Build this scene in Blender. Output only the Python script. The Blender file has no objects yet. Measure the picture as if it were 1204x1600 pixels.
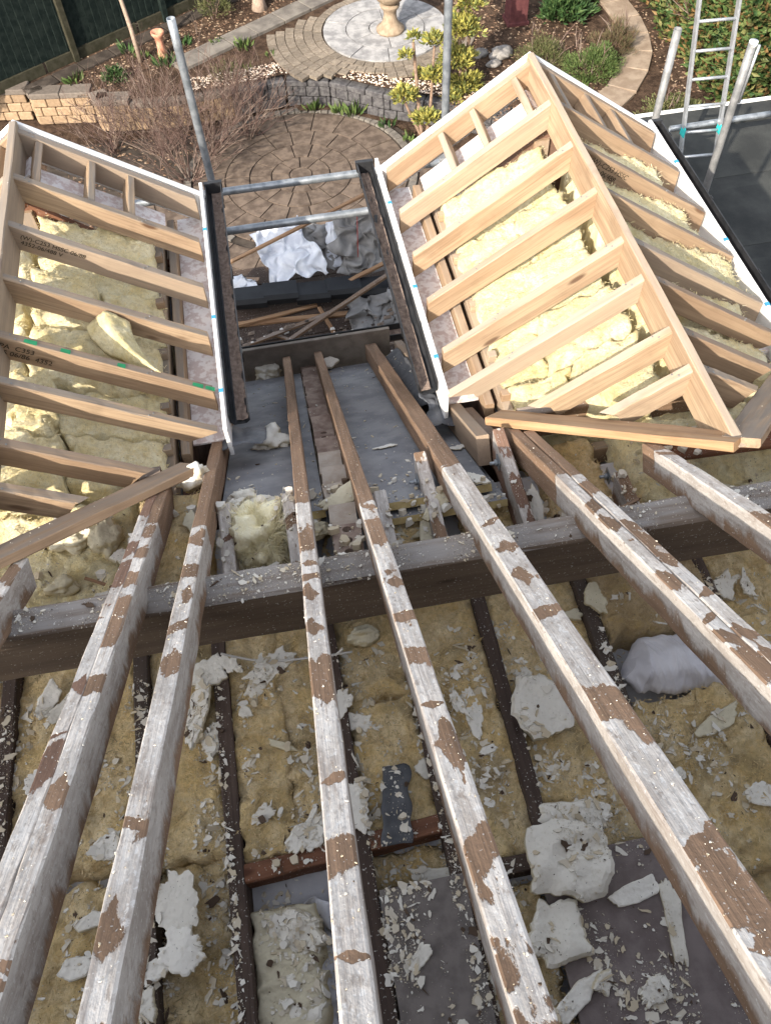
import bpy, bmesh, math, random
from math import sin, cos, tan, radians, pi, sqrt, atan2
from mathutils import Vector, Matrix, noise as mnoise
from mathutils.bvhtree import BVHTree

scene = bpy.context.scene
COL = scene.collection
random.seed(7)

# ------------------------------------------------------------------ camera
CAM_H = 7.9
def camera():
    p, yaw, roll = radians(56.44), radians(7.726), radians(3.31)
    f = Vector((sin(yaw) * cos(p), cos(yaw) * cos(p), -sin(p)))
    r = Vector((cos(yaw), -sin(yaw), 0))
    d = f.cross(r)
    r2 = cos(roll) * r + sin(roll) * d
    d2 = -sin(roll) * r + cos(roll) * d
    m = Matrix((r2, -d2, -f)).transposed().to_4x4()
    m.translation = Vector((0, 0, CAM_H))
    cam = bpy.data.cameras.new('camera')
    cam.sensor_fit = 'VERTICAL'
    cam.sensor_height = 24.0
    cam.lens = 24.0 * 1300 / 1600
    cam.clip_start = 0.02
    cam.clip_end = 400
    o = bpy.data.objects.new('camera', cam)
    o.matrix_world = m
    COL.objects.link(o)
    scene.camera = o
camera()

# ------------------------------------------------------------------ light
TO_SUN = Vector((-0.86, -1.0, 0.83)).normalized()
w = bpy.data.worlds.new('World')
scene.world = w
w.use_nodes = True
wn = w.node_tree
bg = wn.nodes['Background']
sky = wn.nodes.new('ShaderNodeTexSky')
sky.sky_type = 'NISHITA'
sky.sun_disc = False
sky.sun_elevation = math.asin(TO_SUN.z)
sky.sun_rotation = atan2(TO_SUN.x, TO_SUN.y)
sky.air_density = 1.0
sky.dust_density = 2.5
sky.ozone_density = 1.0
hs = wn.nodes.new('ShaderNodeHueSaturation')
hs.inputs['Saturation'].default_value = 0.38
wn.links.new(sky.outputs[0], hs.inputs['Color'])
wn.links.new(hs.outputs[0], bg.inputs[0])
bg.inputs[1].default_value = 0.15
sun = bpy.data.lights.new('sun', 'SUN')
sun.energy = 3.1
sun.angle = radians(0.5)
sun.color = (1.0, 0.905, 0.77)
so = bpy.data.objects.new('sun', sun)
so.rotation_euler = (-TO_SUN).to_track_quat('-Z', 'Y').to_euler()
so.location = (-8, -10, 18)
COL.objects.link(so)
vs = scene.view_settings
vs.view_transform = 'Standard'
vs.look = 'None'
vs.gamma = 1
vs.exposure = 1.42
vs.use_curve_mapping = False
scene.cycles.max_bounces = 6
scene.cycles.diffuse_bounces = 4

# ------------------------------------------------------------------ material helpers
class NT:
    def __init__(self, name, rough=0.85, spec=0.2):
        self.m = bpy.data.materials.new(name)
        self.m.use_nodes = True
        self.t = self.m.node_tree
        self.b = self.t.nodes['Principled BSDF']
        self.b.inputs['Roughness'].default_value = rough
        self.b.inputs['Specular IOR Level'].default_value = spec
    def n(self, typ, ins=None, **props):
        nd = self.t.nodes.new('ShaderNode' + typ)
        for k, v in props.items():
            setattr(nd, k, v)
        for k, v in (ins or {}).items():
            self.set(nd.inputs[k], v)
        return nd
    def set(self, sock, v):
        if isinstance(v, bpy.types.NodeSocket):
            self.t.links.new(v, sock)
        elif isinstance(v, (tuple, list)) and len(v) == 3 and sock.type == 'RGBA':
            sock.default_value = (*v, 1)
        else:
            sock.default_value = v
    def math(self, op, a, b=0.0, c=None, clamp=False):
        nd = self.n('Math', {0: a, 1: b}, operation=op, use_clamp=clamp)
        if c is not None:
            self.set(nd.inputs[2], c)
        return nd.outputs[0]
    def mix(self, f, a, b):
        nd = self.n('Mix', {0: f, 6: a, 7: b}, data_type='RGBA')
        return nd.outputs[2]
    def step(self, v, lo, hi):
        nd = self.n('MapRange', {0: v, 1: lo, 2: hi}, interpolation_type='SMOOTHSTEP')
        return nd.outputs[0]
    def noise(self, vec, scale, detail=4, rough=0.55, dist=0.0):
        nd = self.n('TexNoise', {'Vector': vec, 'Scale': scale, 'Detail': detail, 'Roughness': rough, 'Distortion': dist})
        return nd.outputs[0]
    def coords(self, scale=(1, 1, 1), rand=True):
        tc = self.n('TexCoord')
        v = tc.outputs['Object']
        if rand:
            oi = self.n('ObjectInfo')
            r = self.math('MULTIPLY', oi.outputs['Random'], 53.0)
            v = self.n('VectorMath', {0: v, 1: r}, operation='ADD').outputs[0]
        if scale != (1, 1, 1):
            v = self.n('VectorMath', {0: v, 1: scale}, operation='MULTIPLY').outputs[0]
        return v
    def island(self):
        return self.n('NewGeometry').outputs['Random Per Island']
    def objrand(self):
        return self.n('ObjectInfo').outputs['Random']
    def color(self, c):
        self.set(self.b.inputs['Base Color'], c)
    def bump(self, h, strength=0.4, dist=0.01):
        bp = self.n('Bump', {'Height': h, 'Strength': strength, 'Distance': dist})
        self.t.links.new(bp.outputs[0], self.b.inputs['Normal'])

M = {}
def simple(name, c1, c2, scale=8, rough=0.85, spec=0.2, bump=0.3, bdist=0.004, bscale=None, lo=.35, hi=.65, metal=0.0, isl=0.0):
    k = NT(name, rough, spec)
    v = k.coords()
    a = k.noise(v, scale, 6, .6)
    c = k.mix(k.step(a, lo, hi), c1, c2)
    if isl:
        c = k.mix(k.math('MULTIPLY', k.island(), isl), c, tuple(x * .35 for x in c1))
    k.color(c)
    k.b.inputs['Metallic'].default_value = metal
    if bump:
        k.bump(k.noise(v, bscale or scale * 5, 5, .6), bump, bdist)
    M[name] = k.m
    return k

def wood(name, light, dark, grey=None, greyf=0.0, speck=0.0):
    k = NT(name, 0.8, 0.2)
    v = k.coords((1.0, 9, 9))
    big = k.noise(v, 1.6, 5, .6, .6)
    fine = k.noise(k.coords((2.5, 110, 110)), 1.0, 3, .6)
    c = k.mix(k.step(big, .35, .68), light, dark)
    c = k.mix(k.math('MULTIPLY', k.step(fine, .42, .72), .5), c, tuple(x * .6 for x in dark))
    st_ = k.noise(k.coords((.8, 26, 26)), 1.0, 4, .6, 1.0)
    c = k.mix(k.math('MULTIPLY', k.step(st_, .5, .62), .45), c, tuple(x * .72 for x in dark))
    kn = k.n('TexVoronoi', {'Vector': k.coords((2.2, 7, 7)), 'Scale': 1.0}).outputs['Distance']
    c = k.mix(k.step(kn, .13, .05), c, (dark[0] * .35, dark[1] * .28, dark[2] * .25))
    if grey is not None:
        nz = k.n('SeparateXYZ', {0: k.n('TexCoord').outputs['Normal']}).outputs[2]
        g = k.noise(k.coords((3, 30, 30)), 1.0, 4, .6)
        f = k.math('MULTIPLY', k.step(nz, .6, .9), k.step(g, .25, .6))
        c = k.mix(k.math('MULTIPLY', f, greyf), c, grey)
    blot = k.noise(k.coords(), 9, 4, .6)
    c = k.mix(k.math('MULTIPLY', k.step(blot, .5, .8), .35), c, tuple(x * .5 for x in dark))
    c = k.mix(k.math('MULTIPLY', k.math('SUBTRACT', k.objrand(), .35), .75, clamp=True), c, (dark[0] * .75, dark[1] * .72, dark[2] * .72))
    og = k.math('FRACT', k.math('MULTIPLY', k.objrand(), 17.0))
    c = k.mix(k.math('MULTIPLY', k.step(og, .55, 1.0), .35), c, (light[0] * .8, light[0] * .72, light[0] * .62))
    if speck:
        s = k.noise(k.coords((1, 1, 1)), 130, 2, .5)
        c = k.mix(k.math('MULTIPLY', k.step(s, .66, .72), speck), c, (.6, .58, .53))
    k.color(c)
    k.bump(fine, .35, .002)
    M[name] = k.m
    return k

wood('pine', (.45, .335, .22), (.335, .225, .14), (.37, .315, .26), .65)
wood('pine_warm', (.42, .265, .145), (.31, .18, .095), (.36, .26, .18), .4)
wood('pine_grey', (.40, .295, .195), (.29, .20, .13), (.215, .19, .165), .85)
wood('old_wood', (.27, .18, .115), (.19, .12, .075), (.25, .225, .205), .85, .7)
wood('beam_wood', (.215, .155, .11), (.15, .105, .075), (.34, .32, .305), .95, .8)
wood('dark_wood', (.10, .07, .055), (.06, .042, .034), None, 0, .8)
wood('red_wood', (.25, .115, .065), (.16, .075, .045), None, 0, .6)
wood('batten', (.42, .27, .16), (.27, .155, .085))

def rafter_mat(name, brown, lim=2.75):
    """old rafter: foam residue left white except where it came away with the battens"""
    k = NT(name, .85, .2)
    tc = k.n('TexCoord')
    loc = k.n('SeparateXYZ', {0: tc.outputs['Object']})
    x, y, z = loc.outputs[0], loc.outputs[1], loc.outputs[2]
    nrm = k.n('SeparateXYZ', {0: tc.outputs['Normal']})
    rnd = k.objrand()
    v = k.coords((1.0, 9, 9))
    big = k.noise(v, 1.6, 5, .6, .6)
    fine = k.noise(k.coords((2.5, 110, 110)), 1.0, 3, .6)
    bc = k.mix(k.step(big, .35, .68), brown, tuple(c * .62 for c in brown))
    bc = k.mix(k.math('MULTIPLY', k.step(fine, .45, .75), .4), bc, tuple(c * .4 for c in brown))
    # white residue
    n2 = k.noise(k.coords((6, 30, 30)), 1.0, 4, .65)
    wc = k.mix(k.step(n2, .3, .7), (.45, .41, .37), (.67, .63, .585))
    grime = k.noise(k.coords((3, 14, 14)), 1.6, 5, .6)
    wc = k.mix(k.math('MULTIPLY', k.step(grime, .46, .72), .65), wc, (.27, .215, .18))
    pit = k.noise(k.coords((14, 40, 40)), 1.6, 4, .7)
    wc = k.mix(k.math('MULTIPLY', k.step(pit, .56, .68), .6), wc, (.22, .17, .135))
    crust = k.noise(k.coords((60, 90, 90)), 1.0, 3, .6)
    wc = k.mix(k.math('MULTIPLY', k.step(crust, .56, .66), .45), wc, (.30, .26, .23))
    wc = k.mix(k.math('MULTIPLY', k.step(crust, .42, .34), .5), wc, (.74, .73, .71))
    lines = k.noise(k.coords((1.6, 75, 75)), 1.0, 4, .7)
    wc = k.mix(k.math('MULTIPLY', k.step(lines, .52, .7), .5), wc, (.26, .205, .17))
    # brown patches on the top: roughly diamond-shaped, one here and there along the length
    nb = k.noise(k.coords((4.4, 5.5, 5.5)), 1.0, 3, .55, .4)
    nd = k.noise(k.coords((14, 34, 34)), 1.0, 5, .65)
    p1 = k.step(k.math('ADD', nb, k.math('MULTIPLY', k.math('SUBTRACT', nd, .5), .34)), .62, .64)
    top = p1
    for pitch, sd in ((5.2, 0.0), (3.7, 31.7)):
        xs = k.math('ADD', k.math('MULTIPLY', x, pitch), k.math('ADD', k.math('MULTIPLY', rnd, 91.0), sd))
        cell = k.math('FLOOR', xs)
        fr = k.math('SUBTRACT', k.math('FRACT', xs), .5)
        wn_ = k.n('TexWhiteNoise', {'W': cell}, noise_dimensions='1D')
        rc = k.n('SeparateColor', {0: wn_.outputs['Color']})
        hl = k.math('MULTIPLY', k.step(rc.outputs[0], .25, 1.0), .34)
        hw = k.math('ADD', k.math('MULTIPLY', rc.outputs[1], .026), .014)
        yo = k.math('MULTIPLY', k.math('SUBTRACT', rc.outputs[2], .5), .022)
        da = k.math('DIVIDE', k.math('ABSOLUTE', k.math('ADD', fr, k.math('MULTIPLY', y, k.math('MULTIPLY', k.math('SUBTRACT', rc.outputs[1], .5), 9.0)))), k.math('ADD', hl, .012))
        db = k.math('DIVIDE', k.math('ABSOLUTE', k.math('SUBTRACT', y, yo)), hw)
        square = k.math('GREATER_THAN', k.math('FRACT', k.math('MULTIPLY', rc.outputs[2], 7.0)), .5)
        dd = k.math('ADD', k.math('MULTIPLY', square, k.math('MAXIMUM', da, k.math('MULTIPLY', db, .45))), k.math('MULTIPLY', k.math('SUBTRACT', 1.0, square), k.math('ADD', da, k.math('MULTIPLY', db, .8))))
        dd = k.math('ADD', dd, k.math('MULTIPLY', k.math('LESS_THAN', rc.outputs[0], .42), 9.0))
        dd = k.math('ADD', dd, k.math('MULTIPLY', k.math('SUBTRACT', nd, .5), 2.4))
        top = k.math('MAXIMUM', top, k.step(dd, 1.10, 1.0))
    # sides: streaky lower edge bare
    sd = k.noise(k.n('VectorMath', {0: k.n('VectorMath', {0: tc.outputs['Object'], 1: k.math('MULTIPLY', rnd, 53.0)}, operation='ADD').outputs[0], 1: (7, 2, 3)}, operation='MULTIPLY').outputs[0], 1.0, 6, .68, .35)
    side = k.step(k.math('ADD', k.math('MULTIPLY', z, -9.5), k.math('MULTIPLY', k.math('SUBTRACT', sd, .5), 2.2)), .60, .95)
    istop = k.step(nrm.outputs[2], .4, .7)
    wc = k.mix(istop, k.mix(.40, wc, (.19, .165, .15)), wc)  # residue on the side faces darkened in its colour, imitating their shade
    bare = k.mix(istop, side, top)
    bare = k.n('RGBToBW', {0: bare}).outputs[0]
    # clean below the insulated part
    limit = k.math('ADD', k.math('MULTIPLY', k.math('SUBTRACT', rnd, .5), .35), lim)
    bare = k.math('MAXIMUM', bare, k.step(k.math('ADD', x, k.math('MULTIPLY', k.math('SUBTRACT', nd, .5), .05)), limit, k.math('ADD', limit, .01)))
    c = k.mix(bare, wc, bc)
    s = k.noise(k.coords(), 150, 2, .5)
    c = k.mix(k.math('MULTIPLY', k.step(s, .66, .72), .6), c, (.66, .64, .6))
    k.color(c)
    k.bump(k.math('ADD', k.math('ADD', fine, k.math('MULTIPLY', bare, -1.4)), k.math('MULTIPLY', crust, .8)), .6, .003)
    M[name] = k.m
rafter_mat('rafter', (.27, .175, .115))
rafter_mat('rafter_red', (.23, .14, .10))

def insul(name, a, b, d, dirt=0.0):
    k = NT(name, 1.0, .05)
    v = k.coords()
    n1 = k.noise(v, 7, 6, .65, .5)
    n2 = k.noise(v, 45, 5, .7)
    n3 = k.noise(v, 22, 6, .65, 1.2)
    n4 = k.noise(v, 3.2, 4, .6)
    c = k.mix(k.step(n1, .35, .65), a, b)
    c = k.mix(k.math('MULTIPLY', k.step(n3, .5, .72), .55), c, d)
    c = k.mix(k.math('MULTIPLY', k.step(n2, .45, .68), .5), c, tuple(x * .62 for x in a))
    fl = k.noise(k.n('VectorMath', {0: v, 1: (1.0, .35, 1.0)}, operation='MULTIPLY').outputs[0], 150, 4, .7, 1.5)
    c = k.mix(k.math('MULTIPLY', k.step(fl, .5, .66), .4), c, tuple(x * .5 for x in a))
    c = k.mix(k.math('MULTIPLY', k.step(fl, .42, .30), .35), c, tuple(min(1, x * 1.25) for x in b))
    if dirt:
        cr = k.n('TexVoronoi', {'Vector': k.n('VectorMath', {0: v, 1: k.n('VectorMath', {0: k.n('TexNoise', {'Vector': v, 'Scale': 9.0}).outputs['Color'], 1: (.12, .12, .12)}, operation='MULTIPLY').outputs[0]}, operation='ADD').outputs[0], 'Scale': 13.0}, feature='DISTANCE_TO_EDGE').outputs['Distance']
        c = k.mix(k.math('MULTIPLY', k.step(cr, .09, .0), dirt * .3), c, (.25, .16, .06))
        c = k.mix(k.math('MULTIPLY', k.step(n4, .52, .70), dirt), c, (.07, .055, .035))
        sp = k.noise(v, 160, 2, .5)
        c = k.mix(k.step(sp, .70, .74), c, (.04, .03, .025))
    k.color(c)
    k.b.inputs['Sheen Weight'].default_value = .15
    k.bump(k.math('ADD', n2, k.math('MULTIPLY', k.noise(v, 260, 4, .75), .5)), 1.0, .012)
    M[name] = k.m
insul('wool_bright', (.70, .59, .30), (.79, .71, .47), (.66, .50, .18))
insul('wool_pale', (.90, .755, .40), (.94, .86, .60), (.84, .64, .23), .05)
insul('wool_old', (.80, .585, .265), (.86, .70, .43), (.56, .335, .10), .55)
insul('wool_tuft', (.90, .82, .56), (.93, .88, .68), (.88, .74, .40))
insul('wool_tan', (.50, .36, .18), (.58, .44, .26), (.58, .40, .10), .12)

def foam(name, white, cream):
    k = NT(name, .9, .1)
    v = k.coords()
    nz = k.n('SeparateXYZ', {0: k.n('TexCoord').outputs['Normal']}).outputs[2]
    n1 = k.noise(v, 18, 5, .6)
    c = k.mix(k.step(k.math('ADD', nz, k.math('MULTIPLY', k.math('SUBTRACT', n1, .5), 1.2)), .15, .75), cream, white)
    n2 = k.noise(v, 60, 4, .6)
    c = k.mix(k.math('MULTIPLY', k.step(n2, .55, .75), .3), c, tuple(x * .7 for x in cream))
    sp = k.noise(v, 140, 2, .5)
    c = k.mix(k.step(sp, .71, .74), c, (.08, .07, .06))
    c = k.mix(k.math('MULTIPLY', k.objrand(), .3), c, tuple(x * .75 for x in cream))
    k.color(c)
    vo = k.n('TexVoronoi', {'Vector': v, 'Scale': 70.0}, feature='SMOOTH_F1').outputs['Distance']
    k.bump(k.math('ADD', n2, vo), .5, .005)
    M[name] = k.m
foam('foam_white', (.77, .74, .67), (.62, .55, .40))
foam('foam_cream', (.62, .57, .43), (.55, .47, .30))

k = NT('flake', .9, .1)
c = k.mix(k.step(k.island(), .15, .9), (.70, .67, .60), (.54, .46, .33))
c = k.mix(k.math('GREATER_THAN', k.island(), .93), c, (.10, .07, .05))
k.color(c)
M['flake'] = k.m

simple('panel_grey', (.20, .202, .215), (.285, .285, .29), 7, .8, .2, .15, .002, 120)
simple('tuft', (.80, .72, .46), (.90, .84, .62), 25, 1, .05, .6, .01, 120)
simple('panel_edge', (.42, .32, .15), (.50, .40, .20), 40, .9)
simple('plaster', (.44, .44, .47), (.60, .60, .62), 5, .9, .1, .3, .004, 60)
simple('soffit', (.56, .47, .45), (.74, .70, .69), 28, .8, .2, .2, .002, 120, .42, .55)
simple('upvc_white', (.80, .80, .80), (.76, .76, .75), 5, .45, .4, 0)
simple('gutter_black', (.015, .016, .018), (.03, .03, .032), 12, .45, .4, .15, .002)
simple('silt', (.16, .12, .10), (.26, .20, .165), 45, 1, .05, .8, .006, 150)
simple('chipboard', (.135, .118, .108), (.20, .175, .16), 16, .85, .2, .3, .002, 200)
simple('chipboard_red', (.15, .122, .115), (.215, .18, .17), 12, .85, .2, .3, .002, 200)
simple('brick', (.20, .14, .115), (.32, .25, .205), 14, .95, .1, .5, .004, 90, isl=0.0)
simple('brick_pale', (.38, .31, .25), (.46, .40, .34), 14, .95, .1, .5, .004, 90)
simple('mortar', (.24, .22, .20), (.32, .30, .27), 20)
simple('lead', (.07, .075, .085), (.125, .13, .145), 14, .5, .4, .3, .004, 25)
simple('felt_grey', (.075, .078, .085), (.105, .108, .115), 20, .75, .3, .3, .002, 300)
simple('membrane', (.60, .63, .70), (.74, .77, .82), 9, .6, .3, .3, .01, 12)
simple('membrane_grey', (.19, .185, .18), (.27, .265, .26), 9, .7, .3, .4, .01, 14)
simple('plastic_black', (.005, .006, .008), (.010, .012, .015), 9, .5, .4, .1, .002)
simple('red_print', (.35, .07, .06), (.30, .06, .05), 5, .7, .2, 0)
simple('duct_white', (.54, .53, .56), (.66, .65, .67), 9, .5, .35, .2, .004, 40)
simple('cable', (.55, .53, .50), (.62, .60, .57), 9, .5, .3, 0)
simple('cable_grey', (.26, .26, .27), (.33, .33, .34), 9, .5, .3, 0)
simple('galv', (.20, .22, .24), (.34, .365, .39), 16, .42, .5, .15, .001, 90, metal=.55)
simple('galv_dull', (.17, .173, .175), (.27, .27, .27), 16, .6, .4, .2, .001, 90, metal=.35)
simple('alu', (.42, .44, .46), (.55, .57, .60), 16, .35, .5, 0, metal=.6)
simple('teal', (.03, .42, .42), (.03, .46, .45), 6, .6, .3, 0)
simple('ink', (.03, .025, .02), (.05, .04, .03), 60, .9, .1, 0)
simple('green_paint', (.03, .22, .10), (.04, .28, .13), 30, .8, .1, 0)
simple('blue_tape', (.05, .25, .42), (.06, .3, .5), 30, .7, .1, 0)
simple('grey_board', (.20, .175, .15), (.28, .25, .215), 10, .9, .15, .3, .002, 90)
simple('render_wall', (.42, .36, .30), (.48, .42, .36), 6)
simple('roof_felt', (.032, .034, .034), (.062, .064, .061), 2.2, .95, .08, .6, .006, 90, .3, .75)
simple('roof_tile', (.10, .06, .045), (.15, .09, .065), 8)
# garden
simple('soil', (.038, .025, .018), (.088, .058, .040), 9, 1, .05, .9, .03, 30)
simple('patio_base', (.038, .031, .026), (.07, .057, .047), 6, .95, .1, .5, .01, 60)
simple('slab_brown', (.080, .060, .047), (.15, .115, .09), 7, .9, .15, .4, .004, 70)
simple('slab_grey', (.20, .196, .196), (.35, .342, .335), 6, .9, .15, .35, .003, 70)
simple('slab_path', (.22, .165, .12), (.31, .245, .185), 5, .9, .15, .35, .003, 70)
simple('slab_concrete', (.12, .107, .095), (.20, .18, .155), 4, .9, .15, .35, .003, 70)
def sett(name, a, b):
    k = NT(name, .9, .15)
    v = k.coords()
    c = k.mix(k.step(k.noise(v, 20, 4), .3, .7), a, b)
    c = k.mix(k.math('MULTIPLY', k.objrand(), .5), c, tuple(x * .5 for x in a))
    k.color(c)
    k.bump(k.noise(v, 60, 4), .4, .004)
    M[name] = k.m
sett('sett', (.17, .14, .11), (.27, .225, .175))
sett('block_tan', (.27, .185, .115), (.37, .265, .17))
sett('block_cap', (.15, .125, .105), (.22, .185, .155))
def islandmat(name, cols, rough=.85, trans=0.0):
    k = NT(name, rough, .25)
    r = k.island()
    c = cols[0]
    for i, q in enumerate(cols[1:]):
        c = k.mix(k.step(r, (i + .5) / len(cols), (i + 1.5) / len(cols)), c, q)
    k.color(c)
    M[name] = k.m
islandmat('gravel', [(.60, .45, .33), (.70, .62, .54), (.42, .28, .20), (.62, .55, .46)])
islandmat('litter', [(.12, .07, .045), (.20, .125, .08), (.07, .042, .028), (.30, .22, .15)])
islandmat('leaf_dark', [(.022, .05, .016), (.045, .09, .028), (.03, .062, .02), (.075, .12, .04)], .55)
islandmat('leaf_mid', [(.05, .085, .022), (.085, .13, .035), (.065, .10, .03), (.12, .15, .05)], .6)
islandmat('leaf_yellow', [(.27, .25, .055), (.36, .32, .085), (.19, .19, .05), (.12, .14, .045)], .6)
islandmat('leaf_hedge', [(.03, .065, .02), (.07, .115, .035), (.11, .15, .05), (.15, .15, .055), (.20, .12, .05)], .5)
islandmat('leaf_olive', [(.075, .085, .03), (.11, .12, .045), (.06, .07, .025), (.14, .13, .06)], .7)
islandmat('leaf_heather', [(.10, .075, .045), (.13, .10, .055), (.09, .10, .04), (.15, .09, .06)], .8)
islandmat('twig', [(.10, .062, .05), (.16, .105, .085), (.075, .045, .04), (.21, .16, .13)], .9)
simple('bark', (.16, .105, .075), (.25, .175, .125), 30, .95, .1, .6, .004, 80)
simple('bark_pale', (.26, .19, .145), (.34, .26, .20), 30, .95, .1, .4, .003, 80)
simple('fence_green', (.005, .010, .009), (.014, .021, .018), 10, .9, .15, .4, .003, 60)
simple('fence_base', (.03, .029, .018), (.05, .046, .032), 10, .95, .1, .4, .003, 60)
simple('terracotta', (.42, .19, .12), (.52, .27, .18), 14, .9, .1, .3, .003)
simple('stone_tan', (.22, .165, .115), (.31, .24, .17), 12, .9, .1, .3, .003)
simple('brick_red', (.075, .028, .03), (.11, .042, .042), 12, .9, .1, .3, .003)
simple('slate', (.055, .052, .055), (.11, .105, .105), 14, .9, .15, .5, .006, 60)
simple('rock', (.16, .15, .14), (.27, .255, .24), 10, .95, .1, .6, .01, 40)

# ------------------------------------------------------------------ object helpers
def link_mesh(name, verts, faces, mat, parent=None, matrix=None, smooth=False):
    me = bpy.data.meshes.new(name)
    me.from_pydata(verts, [], faces)
    me.update()
    me.materials.append(M[mat] if isinstance(mat, str) else mat)
    if smooth:
        me.polygons.foreach_set('use_smooth', [True] * len(me.polygons))
    return link_data(name, me, parent, matrix)

def link_data(name, me, parent=None, matrix=None):
    o = bpy.data.objects.new(name, me)
    COL.objects.link(o)
    mw = matrix if matrix is not None else Matrix.Identity(4)
    if parent is not None:
        o.parent = parent
        o.matrix_parent_inverse = PINV[parent.name]
    o.matrix_basis = mw
    PINV[o.name] = Matrix.Identity(4)
    # children of a part: keep world coordinates
    WORLD[o.name] = mw
    PINV[o.name] = mw.inverted()
    return o
PINV, WORLD = {}, {}

def tag(o, label=None, cat=None, group=None, kind=None):
    if label: o['label'] = label
    if cat: o['category'] = cat
    if group: o['group'] = group
    if kind: o['kind'] = kind
    return o

def thing(name, loc, label, cat, group=None):
    o = bpy.data.objects.new(name, None)
    o.empty_display_size = .1
    COL.objects.link(o)
    o.location = loc
    PINV[o.name] = Matrix.Translation(-Vector(loc))
    return tag(o, label, cat, group)

def frame(x, up):
    x = x.normalized()
    z = (up - x * up.dot(x)).normalized()
    y = z.cross(x)
    return x, y, z

def mat_from(x, y, z, p):
    m = Matrix((x, y, z)).transposed().to_4x4()
    m.translation = p
    return m

def beam(name, p0, p1, w, d, mat, parent, up=(0, 0, 1), cut0=0.0, cut1=0.0, nseg=None, jit=.0015, ch=.004, seed=None, side0=0.0, side1=0.0, label=None, warp=0.0):
    """a timber: p0-p1 runs along the middle of its top face; cut = plumb-cut shear per depth, side = skew per width"""
    p0, p1, up = Vector(p0), Vector(p1), Vector(up)
    x, y, z = frame(p1 - p0, up)
    L = (p1 - p0).length
    n = nseg or max(2, int(L / .12))
    rs = random.Random(seed if seed is not None else hash((round(p0.x, 3), round(p0.y, 3), round(p0.z, 3), name)) & 0xffff)
    h = w / 2
    prof = [(-h + ch, 0), (h - ch, 0), (h, -ch), (h, -d + ch), (h - ch, -d), (-h + ch, -d), (-h, -d + ch), (-h, -ch)]
    vs_, fs = [], []
    ph = rs.uniform(0, 6)
    for i in range(n + 1):
        t = i / n
        a = cut0 * (1 - t) + cut1 * t if False else 0
        for (yy, zz) in prof:
            sh = 0.0
            if i == 0: sh = cut0 * -zz + side0 * yy
            if i == n: sh = cut1 * -zz + side1 * yy
            wv = warp * sin(ph + 3.1 * t)
            vs_.append((t * L + sh, yy + rs.uniform(-jit, jit) + wv, zz + rs.uniform(-jit, jit) + wv * .6))
    m = len(prof)
    for i in range(n):
        for j in range(m):
            a, b = i * m + j, i * m + (j + 1) % m
            fs.append((a, b, b + m, a + m))
    fs.append(tuple(reversed(range(m))))
    fs.append(tuple(range(n * m, n * m + m)))
    fs = [tuple(reversed(f)) for f in fs]
    o = link_mesh(name, vs_, fs, mat, parent, mat_from(x, y, z, p0))
    if label: o['label'] = label
    return o

def box(name, lo, hi, mat, parent=None, ch=0.0, label=None, jit=0.0, smooth=False):
    lo, hi = Vector(lo), Vector(hi)
    c = (lo + hi) / 2
    s = (hi - lo) / 2
    if ch <= 0:
        v = [(sx * s.x, sy * s.y, sz * s.z) for sx in (-1, 1) for sy in (-1, 1) for sz in (-1, 1)]
        f = [(0, 1, 3, 2), (4, 6, 7, 5), (0, 4, 5, 1), (2, 3, 7, 6), (0, 2, 6, 4), (1, 5, 7, 3)]
        o = link_mesh(name, v, f, mat, parent, Matrix.Translation(c))
    else:
        bm = bmesh.new()
        bmesh.ops.create_cube(bm, size=2)
        for v in bm.verts:
            v.co = Vector((v.co.x * s.x, v.co.y * s.y, v.co.z * s.z))
        bmesh.ops.bevel(bm, geom=list(bm.edges), offset=ch, segments=1, affect='EDGES')
        if jit:
            for v in bm.verts:
                v.co += Vector((random.uniform(-jit, jit), random.uniform(-jit, jit), random.uniform(-jit, jit)))
        me = bpy.data.meshes.new(name)
        bm.to_mesh(me); bm.free()
        me.materials.append(M[mat])
        o = link_data(name, me, parent, Matrix.Translation(c))
    if label: o['label'] = label
    return o

def tube_geo(pts, radii, seg=10, closed=True):
    vs_, fs = [], []
    n = len(pts)
    pts = [Vector(p) for p in pts]
    prevn = None
    for i, p in enumerate(pts):
        t = (pts[min(i + 1, n - 1)] - pts[max(i - 1, 0)]).normalized()
        ref = prevn if prevn is not None else (Vector((0, 0, 1)) if abs(t.z) < .9 else Vector((1, 0, 0)))
        a = (ref - t * ref.dot(t)).normalized()
        b = t.cross(a)
        prevn = a
        r = radii[i] if isinstance(radii, (list, tuple)) else radii
        for j in range(seg):
            q = 2 * pi * j / seg
            vs_.append(p + a * r * cos(q) + b * r * sin(q))
    for i in range(n - 1):
        for j in range(seg):
            fs.append((i * seg + j, i * seg + (j + 1) % seg, (i + 1) * seg + (j + 1) % seg, (i + 1) * seg + j))
    if closed:
        fs.append(tuple(reversed(range(seg))))
        fs.append(tuple(range((n - 1) * seg, n * seg)))
    return [tuple(v) for v in vs_], fs

def tube(name, pts, r, mat, parent=None, seg=10, smooth=True, closed=True):
    v, f = tube_geo(pts, r, seg, closed)
    base = Vector(pts[0])
    v = [tuple(Vector(q) - base) for q in v]
    return link_mesh(name, v, f, mat, parent, Matrix.Translation(base), smooth)

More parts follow.
